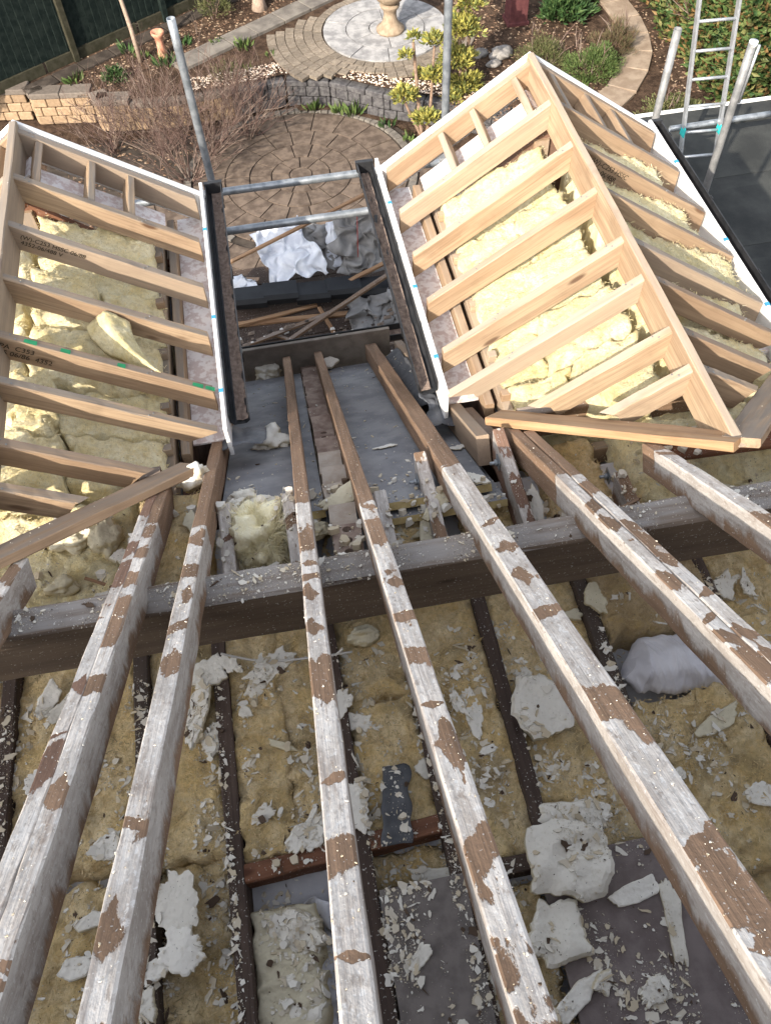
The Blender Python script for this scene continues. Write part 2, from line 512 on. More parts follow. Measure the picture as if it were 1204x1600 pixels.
def lathe(name, prof, mat, loc, parent=None, seg=24):
    vs_, fs = [], []
    for r, z in prof:
        for j in range(seg):
            a = 2 * pi * j / seg
            vs_.append((r * cos(a), r * sin(a), z))
    for i in range(len(prof) - 1):
        for j in range(seg):
            fs.append((i * seg + j, i * seg + (j + 1) % seg, (i + 1) * seg + (j + 1) % seg, (i + 1) * seg + j))
    fs.append(tuple(reversed(range(seg))))
    fs.append(tuple(range((len(prof) - 1) * seg, len(prof) * seg)))
    return link_mesh(name, vs_, fs, mat, parent, Matrix.Translation(loc), True)

def fbm(p, octv=4):
    return mnoise.fractal(p, 1.0, 2.0, octv, noise_basis='PERLIN_ORIGINAL')

ROOF_Z0, ROOF_T = 6.68, tan(radians(34.96))
ROOF_UP = Vector((0, sin(radians(34.96)), cos(radians(34.96))))
def rz(y):
    return ROOF_Z0 - ROOF_T * y

# ------------------------------------------------------------------ ground
def sheet(name, pts, z, mat, kind='structure', label=None, cat=None):
    o = link_mesh(name, [(x, y, 0) for x, y in pts], [tuple(range(len(pts)))], mat, None, Matrix.Translation((0, 0, z)))
    return tag(o, label, cat, None, kind)
sheet('ground', [(-150, -150), (150, -150), (150, 200), (-150, 200)], -.02, 'soil')
sheet('patio', [(-3.4, 4.0), (3.0, 4.0), (3.0, 9.0), (2.6, 12.0), (1.9, 13.25), (.7, 13.6), (-.6, 13.2), (-3.4, 13.3)], .010, 'patio_base')

# ------------------------------------------------------------------ house body
house = thing('house', (0, 0, 0), 'house under the stripped roof with plain walls below the eaves', 'house')
def hbox(n, lo, hi, m, **kw): return box(n, lo, hi, m, house, **kw)
hbox('front_wall', (-4.2, 3.62, 0), (3.6, 3.9, 3.55), 'render_wall')
hbox('side_wall', (-4.2, -4.4, 0), (-3.95, 3.62, 3.5), 'render_wall')
hbox('side_wall', (3.35, -4.4, 0), (3.6, 3.62, 3.5), 'render_wall')
hbox('back_wall', (-3.95, -4.4, 0), (3.35, -4.15, 3.5), 'render_wall')
# far slope behind the ridge, still tiled
link_mesh('back_roof', [(-4.4, -.63, 7.12), (3.8, -.63, 7.12), (3.8, -4.9, 4.13), (-4.4, -4.9, 4.13), (-4.4, -.63, 7.02), (3.8, -.63, 7.02), (3.8, -4.9, 4.03), (-4.4, -4.9, 4.03)],
          [(0, 1, 2, 3), (7, 6, 5, 4), (0, 4, 5, 1), (3, 2, 6, 7), (0, 3, 7, 4), (1, 5, 6, 2)], 'roof_tile', house)
for gx in (-4.1, 3.45):
    link_mesh('gable_wall', [(gx, -4.3, 3.5), (gx, 4.2, 3.5), (gx, -.6, 6.9), (gx + .1, -4.3, 3.5), (gx + .1, 4.2, 3.5), (gx + .1, -.6, 6.9)],
              [(0, 1, 2), (5, 4, 3), (0, 3, 4, 1), (1, 4, 5, 2), (2, 5, 3, 0)], 'render_wall', house)
hbox('ceiling', (-3.9, -4.1, 5.045), (3.3, 1.92, 5.06), 'plaster')
hbox('partition_wall', (-2.3, -4.0, 0), (-2.2, 3.6, 5.0), 'render_wall')

# ------------------------------------------------------------------ main roof frame
roof = thing('main_roof', (0, 1.6, 5.0), 'stripped main roof of white-stained rafters sloping down towards the garden', 'roof')
Y_R = -.6
RAFT = [  # x centre, width, foot y, material
    (-1.45, .05, 1.25, 'rafter'), (-1.005, .05, 1.60, 'rafter'),
    (-.632, .040, 2.05, 'rafter_red'), (-.589, .042, 2.06, 'rafter'),
    (-.42, .05, 3.95, 'rafter'), (-.063, .05, 3.97, 'rafter'), (.153, .052, 3.97, 'rafter'),
    (.492, .072, 3.97, 'rafter'), (.811, .042, 2.13, 'rafter'), (.855, .042, 1.98, 'rafter'),
    (1.205, .052, 1.68, 'rafter'), (1.60, .052, 1.38, 'rafter'), (2.0, .05, 1.6, 'rafter')]
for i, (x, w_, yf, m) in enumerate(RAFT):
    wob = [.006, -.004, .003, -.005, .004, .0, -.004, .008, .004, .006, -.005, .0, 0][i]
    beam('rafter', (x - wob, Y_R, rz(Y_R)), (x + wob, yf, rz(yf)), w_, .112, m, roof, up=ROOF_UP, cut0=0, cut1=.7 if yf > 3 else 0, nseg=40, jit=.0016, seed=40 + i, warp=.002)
beam('ridge_board', (-3.9, Y_R, rz(Y_R) + .03), (3.3, Y_R, rz(Y_R) + .03), .03, .18, 'old_wood', roof)
beam('purlin', (-2.3, 1.31, 5.655), (3.3, 1.31, 5.615), .105, .275, 'beam_wood', roof, nseg=30, jit=.003, ch=.008, seed=5)
# ceiling joists in the loft floor
JZ = 5.20
for x in (-1.17, -.715, -.445, -.052, .219, .503, .885, 1.33):
    beam('ceiling_joist', (x, -.8, JZ), (x + random.uniform(-.004, .004), 1.5, JZ), .05, .135, 'dark_wood', roof, nseg=20, jit=.002)
# joist ends bolted to the rafter sides
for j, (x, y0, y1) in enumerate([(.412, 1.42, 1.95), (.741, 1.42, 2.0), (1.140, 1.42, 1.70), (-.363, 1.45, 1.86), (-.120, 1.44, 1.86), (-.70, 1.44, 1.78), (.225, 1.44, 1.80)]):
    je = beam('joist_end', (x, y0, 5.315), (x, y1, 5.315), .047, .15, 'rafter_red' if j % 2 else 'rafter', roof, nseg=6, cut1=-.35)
    if j < 3:
        bx, by, bz = x - .026, (y0 + y1) / 2 + .17, 5.255
        pl = box('bolt_plate', (bx - .003, by - .025, bz - .025), (bx, by + .025, bz + .025), 'galv', je)
        tube('bolt', [(bx - .035, by, bz), (bx, by, bz)], .007, 'galv', je, 8)
        tube('bolt_nut', [(bx - .015, by, bz), (bx - .003, by, bz)], .014, 'galv', je, 6)
# noggins between the joists
beam('noggin', (-.42, .565, 5.198), (-.075, .582, 5.198), .055, .10, 'red_wood', roof, nseg=6)
beam('noggin', (-.03, .585, 5.198), (.195, .60, 5.198), .055, .10, 'red_wood', roof, nseg=5)
beam('noggin', (.245, .44, 5.196), (.48, .44, 5.196), .05, .10, 'dark_wood', roof, nseg=5)
# trimmers at the dormer feet
beam('trimmer', (.685, 2.02, rz(2.02) - .005), (.685, 3.95, rz(3.95) - .005), .055, .13, 'pine_grey', roof, up=ROOF_UP, nseg=12)
beam('trimmer', (.745, 1.98, rz(1.98) - .04), (.745, 2.45, rz(2.45) - .04), .05, .13, 'old_wood', roof, up=ROOF_UP, nseg=5)
beam('trimmer', (.87, 2.14, 5.22), (1.9, 2.14, 5.22), .05, .16, 'old_wood', roof, nseg=8)
beam('trimmer', (1.30, 1.78, 5.31), (2.4, 1.72, 5.33), .11, .03, 'red_wood', roof, nseg=8, label='red-brown board with white foam smears beside the dormer foot')
beam('trimmer', (-.62, 2.16, 5.2), (-1.7, 2.16, 5.2), .05, .16, 'old_wood', roof, nseg=8)
# sloping ceiling boards between the eaves and the loft floor
def slope_panel(name, x0, x1, y0, y1, drop, th, mat, edge):
    a = ROOF_UP * (-drop); b = ROOF_UP * (-drop - th)
    P = []
    for off in (a, b):
        for (x, y) in ((x0, y0), (x1, y0), (x1, y1), (x0, y1)):
            P.append(Vector((x, y, rz(y))) + off)
    o = link_mesh(name, [tuple(p - P[0]) for p in P], [(0, 1, 2, 3), (7, 6, 5, 4), (0, 4, 5, 1), (1, 5, 6, 2), (2, 6, 7, 3), (3, 7, 4, 0)], mat, roof, Matrix.Translation(P[0]))
    o.data.materials.append(M[edge])
    for p in o.data.polygons:
        if abs((p.normal).dot(ROOF_UP)) < .5: p.material_index = 1
    return o
for (x0, x1, y0, y1) in ((-.395, .012, 1.87, 4.02), (.135, .49, 1.83, 4.02), (.493, .658, 1.85, 4.02)):
    slope_panel('ceiling_panel', x0, x1, y0, y1, .135, .032, 'panel_grey', 'panel_edge')
slope_panel('ceiling_panel', .14, .70, 1.80, 4.0, .185, .028, 'panel_grey', 'panel_edge')
slope_panel('ceiling_panel', -.40, .012, 1.84, 4.0, .185, .028, 'panel_grey', 'panel_edge')
beam('ceiling_batten', (.14, 1.79, 5.17), (.72, 1.79, 5.17), .045, .06, 'chipboard_red', roof, nseg=5)
box('eaves_board', (-.362, 4.018, 3.66), (.642, 4.043, 3.965), 'grey_board', roof, .003)
# ------------------------------------------------------------------ dividing wall of bricks
def brick_mesh(L, W, T, holes=True):
    vs_, fs = [], []
    def v(*c): vs_.append(c); return len(vs_) - 1
    h = (L / 2, W / 2, T)
    if not holes:
        pass
    cells = 3
    for c in range(cells):
        x0, x1 = -L / 2 + L * c / 3, -L / 2 + L * (c + 1) / 3
        cx = (x0 + x1) / 2
        out = [(x1, 0), (x1, W / 2), (cx, W / 2), (x0, W / 2), (x0, 0), (x0, -W / 2), (cx, -W / 2), (x1, -W / 2)]
        o_ = [v(a, b, 0) for a, b in out]
        if holes:
            r = W * .17
            hi = [v(cx + r * cos(i * pi / 4), r * sin(i * pi / 4), 0) for i in range(8)]
            lo = [v(cx + r * cos(i * pi / 4), r * sin(i * pi / 4), -T * .8) for i in range(8)]
            for i in range(8):
                j = (i + 1) % 8
                fs.append((o_[i], o_[j], hi[j], hi[i]))
                fs.append((hi[i], hi[j], lo[j], lo[i]))
            fs.append(tuple(lo))
        else:
            fs.append(tuple(o_))
    a = [v(-L / 2, -W / 2, 0), v(L / 2, -W / 2, 0), v(L / 2, W / 2, 0), v(-L / 2, W / 2, 0)]
    b = [v(-L / 2, -W / 2, -T), v(L / 2, -W / 2, -T), v(L / 2, W / 2, -T), v(-L / 2, W / 2, -T)]
    for i in range(4):
        j = (i + 1) % 4
        fs.append((a[i], b[i], b[j], a[j]))
    fs.append((b[3], b[2], b[1], b[0]))
    return vs_, fs
wall = thing('brick_wall', (.07, 2.6, 3.4), 'raked top of the inner brick wall between two middle rafters', 'wall')
y = 1.40
i = 0
while y < 3.95:
    L = random.choice([.20, .205, .195, .10]) if i > 1 else .205
    zt = rz(y + L / 2) - .135 + random.uniform(-.014, .014)
    if 2.0 < y < 2.3: zt += .02
    v_, f_ = brick_mesh(L - .016, .100, .066, holes=i in (0, 6, 9))
    rot = Matrix.Rotation(pi / 2, 4, 'Z') @ Matrix.Rotation(radians(random.uniform(14, 30)), 4, 'Y') @ Matrix.Rotation(random.uniform(-.06, .06), 4, 'Z')
    link_mesh('brick', v_, f_, 'brick_pale' if i in (1, 2, 3, 4) else 'brick', wall, Matrix.Translation((.073 + random.uniform(-.004, .004), y + L / 2, zt)) @ rot)
    y += L * .86
    i += 1
# brickwork under the top course
P = [(-.03, 1.38, 4.2), (-.03, 3.98, 3.3), (-.03, 3.98, rz(3.98) - .225), (-.03, 1.38, rz(1.38) - .235)]
x0, x1 = .028, .118
vv = [(x0, p[1], p[2]) for p in P] + [(x1, p[1], p[2]) for p in P]
link_mesh('wall_core', vv, [(0, 1, 2, 3), (7, 6, 5, 4), (0, 4, 5, 1), (1, 5, 6, 2), (2, 6, 7, 3), (3, 7, 4, 0)], 'mortar', wall)

# ------------------------------------------------------------------ dormers
Q = radians(33.5)
TQ = tan(Q)
ZR = 5.63
YS = (4.045, 3.68, 3.33, 2.98, 2.64, 2.40, 2.10, 1.90)
def stamp(text, size, parent, mw):
    cu = bpy.data.curves.new('stamp', 'FONT')
    cu.body = text; cu.size = size; cu.extrude = 0.0002
    tmp = bpy.data.objects.new('stamp_tmp', cu)
    COL.objects.link(tmp)
    me = bpy.data.meshes.new_from_object(tmp.evaluated_get(bpy.context.evaluated_depsgraph_get()))
    bpy.data.objects.remove(tmp)
    me.materials.clear(); me.materials.append(M['ink'])
    return link_data('grading_stamp', me, parent, mw)

def dormer(cx, side_name, label, wm_front, wm_back):
    """gabled dormer roof: ridge along y at x=cx; wm_* timber material for its -x and +x slopes"""
    d = thing('dormer_roof', (cx, 3.0, 4.9), label, 'dormer')
    beam('ridge_board', (cx, 1.50, ZR + .012), (cx, 4.085, ZR + .012), .036, .17, wm_front, d, nseg=16, cut0=1.43, seed=int(cx * 100) & 255)
    rafters = {}
    for s in (-1, 1):
        mt = wm_front if s < 0 else wm_back
        for iy, yy in enumerate(YS):
            dx = .765
            val = (ZR - (ROOF_Z0 + .075) + ROOF_T * yy) / TQ
            jack = val < .75
            if jack: dx = val
            dx0 = .018
            if yy == 2.40: dx = .80 if s < 0 else .77
            p0 = Vector((cx + s * dx0, yy, ZR - TQ * dx0))
            p1 = Vector((cx + s * dx, yy, ZR - TQ * dx))
            rj = random.uniform(-.006, .006)
            dep = .112 if yy != 2.40 else .10
            sk = 0.0
            c1 = TQ
            if jack:
                c1 = -1.5; sk = 1.056 * s
            if yy == 2.40: c1 = -1.5
            rafters[(s, iy)] = beam('rafter', p0, p1 + Vector((0, rj, 0)), .042, dep, mt, d, up=(0, 0, 1), cut0=TQ, cut1=c1, side1=sk, nseg=10, jit=.0012, seed=iy * 7 + s + int(cx * 10))
        # noggins in the verge ladder
        for fr_ in (.13, .40, .61):
            dx = .78 * fr_
            z = ZR - TQ * dx - .004
            nrm = Vector((s * sin(Q), 0, cos(Q)))
            beam('noggin', (cx + s * dx, 3.702, z), (cx + s * dx, 4.02, z), .036, .085, mt, d, up=nrm, nseg=3)
        # verge soffit strip below the ladder
        nrm = Vector((s * sin(Q), 0, cos(Q)))
        a0 = Vector((cx + s * .02, 3.90, ZR - TQ * .02)) - nrm * .118
        a1 = Vector((cx + s * .66, 3.90, ZR - TQ * .66)) - nrm * .118
        beam('verge_soffit', a0, a1, .15, .012, 'soffit', d, up=nrm, nseg=3, jit=.0005, ch=.001)
        # barge board
        b0 = Vector((cx, 4.092, ZR + .012)); b1 = Vector((cx + s * .81, 4.092, ZR + .012 - TQ * .81))
        beam('barge_board', b0, b1, .020, .17, 'upvc_white', d, up=(0, 0, 1), cut0=TQ, cut1=TQ, nseg=4, jit=.0004, ch=.002)
        # fascia, soffit, wall plates
        fx = cx + s * .800
        fa = box('fascia_board', (fx - .009, 2.40, 4.925), (fx + .009, 4.19, 5.108), 'upvc_white', d, .002)
        for ty in (2.62, 3.1, 3.77):
            box('tape_mark', (fx - .0105 if s > 0 else fx - .0095, ty, 5.101), (fx + .0095 if s > 0 else fx + .0105, ty + .022, 5.1095), 'blue_tape', fa)
        box('soffit_board', (min(cx + s * .632, cx + s * .79), 2.47, 4.945), (max(cx + s * .632, cx + s * .79), 4.10, 4.957), 'soffit', d)
        beam('wall_plate', (cx + s * .610, 2.36, 5.035), (cx + s * .610, 4.0, 5.035), .040, .08, mt, d, nseg=8)
        beam('wall_plate', (cx + s * .545, 2.10, 5.06), (cx + s * .545, 3.98, 5.06), .045, .10, mt, d, nseg=8)
        for yy in YS[1:6]:
            box('packer', (min(cx + s * .525, cx + s * .566), yy - .062, 5.062), (max(cx + s * .525, cx + s * .566), yy - .024, 5.105), wm_front, d, .002)
        box('cheek_wall', (min(cx + s * .57, cx + s * .625), 2.1, 3.5), (max(cx + s * .57, cx + s * .625), 4.0, 4.94), 'roof_tile', d)
        # valley board along the join with the main roof
        v0 = Vector((cx - s * .0, 1.53, rz(1.53) + .045)); v1 = Vector((cx + s * .66, 2.16, rz(2.16) + .045))
        beam('valley_board', v0, v1, .125, .034, 'pine_warm' if wm_front == 'pine' and s < 0 else 'pine_grey', d, up=ROOF_UP, nseg=8, jit=.002)
        # gutter with silt
        g0 = cx + s * .813; g1 = cx + s * .905
        prof = [(0, .0), (0, -.052), (.018, -.068), (.072, -.068), (.090, -.050), (.094, .004)]
        th = .004
        inner = [(.006, .0), (.006, -.049), (.021, -.062), (.069, -.062), (.084, -.047), (.088, .004)]
        def ext(nm, pr, mat_, y0, y1, par):
            pl = [(g0 + s * a, b + 5.045) for a, b in pr]
            n = len(pl)
            vs_ = [(a, y0, b) for a, b in pl] + [(a, y1, b) for a, b in pl]
            fs = [(i, (i + 1) % n, n + (i + 1) % n, n + i) for i in range(n)] + [tuple(range(n)), tuple(reversed(range(n, 2 * n)))]
            return link_mesh(nm, vs_, fs, mat_, par)
        gut = ext('gutter', prof + inner[::-1], 'gutter_black', 2.53, 4.25, d)
        # silt: bumpy strip in the bottom
        nx, ny = 6, 70
        vs_, fs = [], []
        for iy in range(ny + 1):
            for ix in range(nx + 1):
                xx = .030 + .053 * ix / nx
                yy = 2.54 + 1.70 * iy / ny
                e = abs(ix / nx - .5) * 2
                vs_.append((g0 + s * xx, yy, 5.045 - .056 + .008 * e * e + .012 * mnoise.noise(Vector((xx * 60, yy * 18, cx)))))
        for iy in range(ny):
            for ix in range(nx):
                a = iy * (nx + 1) + ix
                fs.append((a, a + 1, a + nx + 2, a + nx + 1))
        link_mesh('silt', vs_, fs, 'silt', gut)
        for yy in (2.9, 3.5, 4.1):
            ext('gutter_bracket', [(-.004, .006), (-.004, -.056), (.016, -.073), (.074, -.073), (.095, -.052), (.099, .008), (.0945, .008), (.0945, -.050), (.072, -.0685), (.018, -.0685), (.0, -.054), (0, .006)], 'gutter_black', yy, yy + .03, gut)
        ext('gutter_stop', [(-.004, .006), (-.004, -.056), (.016, -.073), (.074, -.073), (.095, -.052), (.099, .008)], 'gutter_black', 4.25, 4.275, gut)
    for (s_, iy_), rf in rafters.items():
        mw = WORLD[rf.name]
        for xx, yy_ in ((.05, .008), (.07, -.010), (.62, .006), (.60, -.012)):
            if iy_ >= 6 and xx > .3: continue
            nl_ = tube('nail', [mw @ Vector((xx, yy_, -.004)), mw @ Vector((xx, yy_, .0026))], .0035, 'galv_dull', rf, 6)
    # gable wall inside the verge
    gw = [(cx - .60, 3.72, 4.95), (cx + .60, 3.72, 4.95), (cx, 3.72, 5.44), (cx - .60, 3.75, 4.95), (cx + .60, 3.75, 4.95), (cx, 3.75, 5.44)]
    link_mesh('gable_panel', gw, [(0, 1, 2), (5, 4, 3), (0, 3, 4, 1), (1, 4, 5, 2), (2, 5, 3, 0)], 'red_wood', d)
    beam('gable_stud', (cx - .02, 3.70, 5.40), (cx - .02, 3.70, 4.95), .08, .03, wm_front, d, up=(0, -1, 0))
    box('front_wall', (cx - .62, 3.80, 3.5), (cx + .62, 3.9, 4.94), 'render_wall', d)
    box('ceiling', (cx - .56, 1.95, 4.88), (cx + .56, 3.71, 4.895), 'plaster', d)
    beam('ceiling_joist', (cx - .56, 2.30, 5.02), (cx + .56, 2.30, 5.02), .045, .10, 'pine', d, nseg=6)
    beam('ceiling_joist', (cx - .50, 2.02, 5.06), (cx + .50, 2.02, 5.06), .045, .10, 'pine_grey', d, nseg=6)
    return d, rafters
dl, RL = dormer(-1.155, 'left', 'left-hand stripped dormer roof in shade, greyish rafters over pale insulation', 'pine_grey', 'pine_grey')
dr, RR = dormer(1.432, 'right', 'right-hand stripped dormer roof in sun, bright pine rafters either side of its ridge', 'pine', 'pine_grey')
# ink grading stamps on the camera-facing sides
def stamp_on(o, text, xs, size, zs):
    mw = WORLD[o.name]
    flip = (mw.to_3x3() @ Vector((0, 1, 0))).y > 0          # local +y points away from the camera
    y = -.0228 if flip else .0228
    X = Vector((1, 0, 0)) if flip else Vector((-1, 0, 0))
    Yv = Vector((0, 0, 1)); Z = X.cross(Yv)
    loc = mat_from(X, Yv, Z, Vector((xs, y, zs)))
    return stamp(text, size, o, mw @ loc)
stamp_on(RL[(1, 2)], '(W)-C253 HSSC 06/88\n 4352-06/488 V', .06, .030, -.045)
stamp_on(RL[(1, 4)], 'BPA  C353\nHSS 06/86  4352', .0, .034, -.050)
stamp_on(RR[(1, 2)], '(W)-C253 HSSC\n 4352-06/488', .10, .036, -.045)
# green paint marks on one left-hand rafter
for t, l_ in ((.10, .05), (.24, .04), (.47, .035), (.80, .05), (.86, .045)):
    mw = WORLD[RL[(1, 4)].name]
    o = link_mesh('paint_mark', [(t, -.016, .0022), (t + l_, -.019, .0022), (t + l_ * 1.05, .006, .0022), (t + .004, .004, .0022)], [(3, 2, 1, 0)], 'green_paint', RL[(1, 4)], mw)

# ------------------------------------------------------------------ lead at the valley feet
def cloth(name, P, nx, ny, mat, amp, sc, label, cat, seed=0, th=.002, group=None, fold=0.0):
    """a draped sheet: bilinear patch of four corners, crumpled"""
    P = [Vector(p) for p in P]
    base = sum(P, Vector()) / 4
    n = (P[1] - P[0]).cross(P[3] - P[0]).normalized()
    vs_, fs = [], []
    for lay in (0, 1):
        for j in range(ny + 1):
            for i in range(nx + 1):
                u, v = i / nx, j / ny
                p = P[0] * (1 - u) * (1 - v) + P[1] * u * (1 - v) + P[2] * u * v + P[3] * (1 - u) * v
                q = p * sc + Vector((seed, seed * .7, 0))
                dsp = amp * (fbm(q, 4) + .9 * abs(mnoise.noise(q * 1.7)) - .7 * abs(mnoise.noise(q * 3.1)))
                dsp += fold * sin(u * 9 + 2 * v)
                e = Vector((mnoise.noise(q * 2 + Vector((9, 0, 0))), mnoise.noise(q * 2 + Vector((0, 7, 0))), 0)) * amp * 1.6
                vs_.append(tuple(p + e + n * (dsp - lay * th) - base))
    N = (nx + 1) * (ny + 1)
    for j in range(ny):
        for i in range(nx):
            a = j * (nx + 1) + i
            fs.append((a, a + 1, a + nx + 2, a + nx + 1))
            fs.append((N + a + nx + 1, N + a + nx + 2, N + a + 1, N + a))
    rim = [i for i in range(nx + 1)] + [j * (nx + 1) + nx for j in range(1, ny + 1)] + [ny * (nx + 1) + i for i in range(nx - 1, -1, -1)] + [j * (nx + 1) for j in range(ny - 1, 0, -1)]
    for a, b in zip(rim, rim[1:] + rim[:1]):
        fs.append((a, N + a, N + b, b))
    o = link_mesh(name, vs_, fs, mat, None, Matrix.Translation(base), True)
    return tag(o, label, cat, group)
cloth('lead_flashing', [(-.395, 2.40, 4.99), (-.21, 2.42, 4.95), (-.20, 2.60, 4.86), (-.37, 2.60, 4.90)], 12, 10, 'lead', .014, 6, 'torn grey lead flashing under the end of the left-hand gutter', 'flashing', 3)
cloth('lead_flashing', [(.56, 2.36, 4.97), (.70, 2.32, 4.97), (.66, 2.60, 4.87), (.55, 2.66, 4.84)], 14, 12, 'lead', .024, 6, 'crumpled dark lead flashing under the end of the right-hand gutter', 'flashing', 8)
cloth('lead_flashing', [(.555, 2.62, 4.78), (.65, 2.60, 4.86), (.65, 3.75, 4.05), (.56, 3.80, 3.92)], 10, 30, 'felt_grey', .008, 6, 'dark strip of felt running down beside the right-hand gutter', 'felt', 11)

# ------------------------------------------------------------------ insulation
def quilt(x0, x1, y0, y1, z0, th, mat, label, group, seed, res=.014, amp=.03, slope=(0, 0), edge=.03, name='insulation_quilt', folds=0.0, rag=.012):
    nx, ny = max(4, int((x1 - x0) / res)), max(4, int((y1 - y0) / res))
    cx, cy = (x0 + x1) / 2, (y0 + y1) / 2
    vs_, fs = [], []
    S = Vector((seed * 3.7, seed * 1.3, 0))
    for j in range(ny + 1):
        for i in range(nx + 1):
            u, v = i / nx, j / ny
            x, y = x0 + (x1 - x0) * u, y0 + (y1 - y0) * v
            dd = min(u * (x1 - x0), (1 - u) * (x1 - x0), v * (y1 - y0), (1 - v) * (y1 - y0))
            q = Vector((x, y, 0)) + S
            prof = min(1.0, dd / (edge * (1 + .8 * mnoise.noise(q * 12)))) ** .42
            h = th * prof
            h += amp * (fbm(q * 5.5, 4) * .75 + .35 * (1 - abs(mnoise.noise(Vector((q.x * 11, q.y * 4, 0)))) * 2.2)) * (.35 + .65 * prof)
            h += amp * .42 * fbm(Vector((q.x * 26, q.y * 40, 0)), 4) + amp * .18 * mnoise.noise(q * 120)
            if folds: h += folds * sin(x * 46 + 3 * mnoise.noise(q * 5)) * prof
            h += slope[0] * (x - cx) + slope[1] * (y - cy)
            rx = rag * mnoise.noise(q * 16 + Vector((5, 5, 0))) * 2
            ry = rag * mnoise.noise(q * 16 + Vector((15, 5, 0))) * 2
            vs_.append((x + rx - cx, y + ry - cy, h))
    for j in range(ny):
        for i in range(nx):
            a = j * (nx + 1) + i
            fs.append((a, a + 1, a + nx + 2, a + nx + 1))
    rim = [i for i in range(nx + 1)] + [j * (nx + 1) + nx for j in range(1, ny + 1)] + [ny * (nx + 1) + i for i in range(nx - 1, -1, -1)] + [j * (nx + 1) for j in range(ny - 1, 0, -1)]
    nb = len(vs_)
    for r in rim:
        v = vs_[r]
        vs_.append((v[0], v[1], -.004))
    m = len(rim)
    for k_ in range(m):
        k2 = (k_ + 1) % m
        fs.append((rim[k_], nb + k_, nb + k2, rim[k2]))
    o = link_mesh(name, vs_, fs, mat, None, Matrix.Translation((cx, cy, z0)), True)
    if name == 'insulation_quilt':
        rs = random.Random(seed)
        fv, ff_ = [], []
        for _ in range(int((x1 - x0) * (y1 - y0) * 11000)):
            p = Vector(vs_[rs.randrange(nb)])
            a = rs.uniform(0, 2 * pi)
            d = Vector((cos(a), sin(a), rs.uniform(-.1, .55)))
            l_ = rs.uniform(.006, .026)
            sd = Vector((-sin(a), cos(a), 0)) * .0011
            p += Vector((rs.uniform(-1, 1) * res, rs.uniform(-1, 1) * res, -.001))
            b = len(fv)
            fv += [tuple(p - sd), tuple(p + sd), tuple(p + d * l_ * .6 + sd * .6), tuple(p + d * l_ + Vector((rs.uniform(-1, 1), rs.uniform(-1, 1), rs.uniform(-1, .5))) * .004)]
            ff_ += [(b, b + 1, b + 2), (b, b + 2, b + 3)]
        link_mesh('fibres', fv, ff_, mat, o, WORLD[o.name])['kind'] = 'stuff'
    return tag(o, label, 'insulation', group)

_q = quilt
def quilt(x0, x1, *a, **k_):
    if len(a) > 6 and a[6] == LOFT:
        x0, x1 = x0 - .014, x1 + .014
        k_.setdefault('edge', .016)
        k_.setdefault('rag', .016)
    return _q(x0, x1, *a, **k_)
LOFT = 'insulation quilts laid between the loft joists'
CZ = 5.062
quilt(-1.15, -.735, .66, 1.42, CZ, .10, 'wool_old', 'yellow insulation left of the doubled rafter, with curled white foam at its top', LOFT, 1)
quilt(-1.15, -.735, -.25, .645, CZ, .075, 'wool_old', 'insulation at the bottom left corner under the doubled rafter', LOFT, 2)
quilt(-.695, -.465, .63, 1.42, CZ, .10, 'wool_old', 'narrow insulation strip seen between the doubled rafter and the next one', LOFT, 3)
quilt(-.695, -.465, -.25, .65, CZ, .06, 'wool_old', 'flake-strewn insulation strip at bottom left with foam strips on it', LOFT, 4)
quilt(-.425, -.245, .59, 1.41, CZ, .11, 'wool_old', 'brownish insulation right beside the dark joist, above the red noggin', LOFT, 5, amp=.035)
quilt(-.255, -.072, .59, 1.41, CZ, .10, 'wool_old', 'insulation left of the middle rafter, blackened above the red noggin', LOFT, 6, amp=.035)
quilt(-.032, .20, .61, 1.06, CZ, .10, 'wool_old', 'yellow folded insulation behind the grey felt strip', LOFT, 7, amp=.03)
quilt(-.032, .20, 1.045, 1.41, CZ, .085, 'wool_old', 'dirty insulation under the timber purlin between the two middle rafters', LOFT, 8)
quilt(.24, .485, .46, 1.41, CZ, .105, 'wool_old', 'insulation between the two right middle rafters with white foam strips standing in it', LOFT, 9, amp=.035)
quilt(.524, .865, .42, 1.41, CZ, .085, 'wool_old', 'insulation carrying the large round white foam disc', LOFT, 10, amp=.03)
quilt(.905, 1.31, .28, .87, CZ, .115, 'wool_old', 'lumpy insulation in front of the white ventilation duct', LOFT, 11, amp=.045)
quilt(.91, 1.31, -.25, .30, CZ, .07, 'wool_old', 'insulation at the bottom right corner beside the loft board', LOFT, 12)
quilt(1.36, 2.5, -.5, 1.40, CZ, .10, 'wool_old', 'insulation at the right edge behind the doubled rafter', LOFT, 13)
quilt(-2.15, -1.2, -.3, 1.40, CZ, .09, 'wool_old', 'insulation beyond the left edge of the picture under the purlin', LOFT, 17, res=.03)
quilt(.92, 1.31, 1.08, 1.41, CZ, .15, 'wool_tan', 'tan rolled insulation bulging behind the white duct', LOFT, 14, amp=.04)
quilt(.25, .45, -.25, .40, CZ, .05, 'wool_old', 'dark insulation in the gap between the two loft boards', LOFT, 15)
quilt(-.03, .195, .45, .56, CZ, .04, 'wool_old', 'dark insulation in the gap behind the grey loft board', LOFT, 16)
EAV = 'insulation scraps between the purlin and the dormers'
quilt(-1.6, -.735, 1.42, 2.08, 5.02, .14, 'wool_pale', 'yellow insulation heaped below the left valley board', EAV, 20, amp=.05)
quilt(-.39, -.09, 1.42, 1.88, 5.07, .10, 'wool_old', 'dirty insulation under the fluffy yellow tuft', EAV, 21)
quilt(.19, .46, 1.42, 1.80, 5.07, .12, 'wool_old', 'dark insulation under the crossed foam strips', EAV, 22, amp=.04)
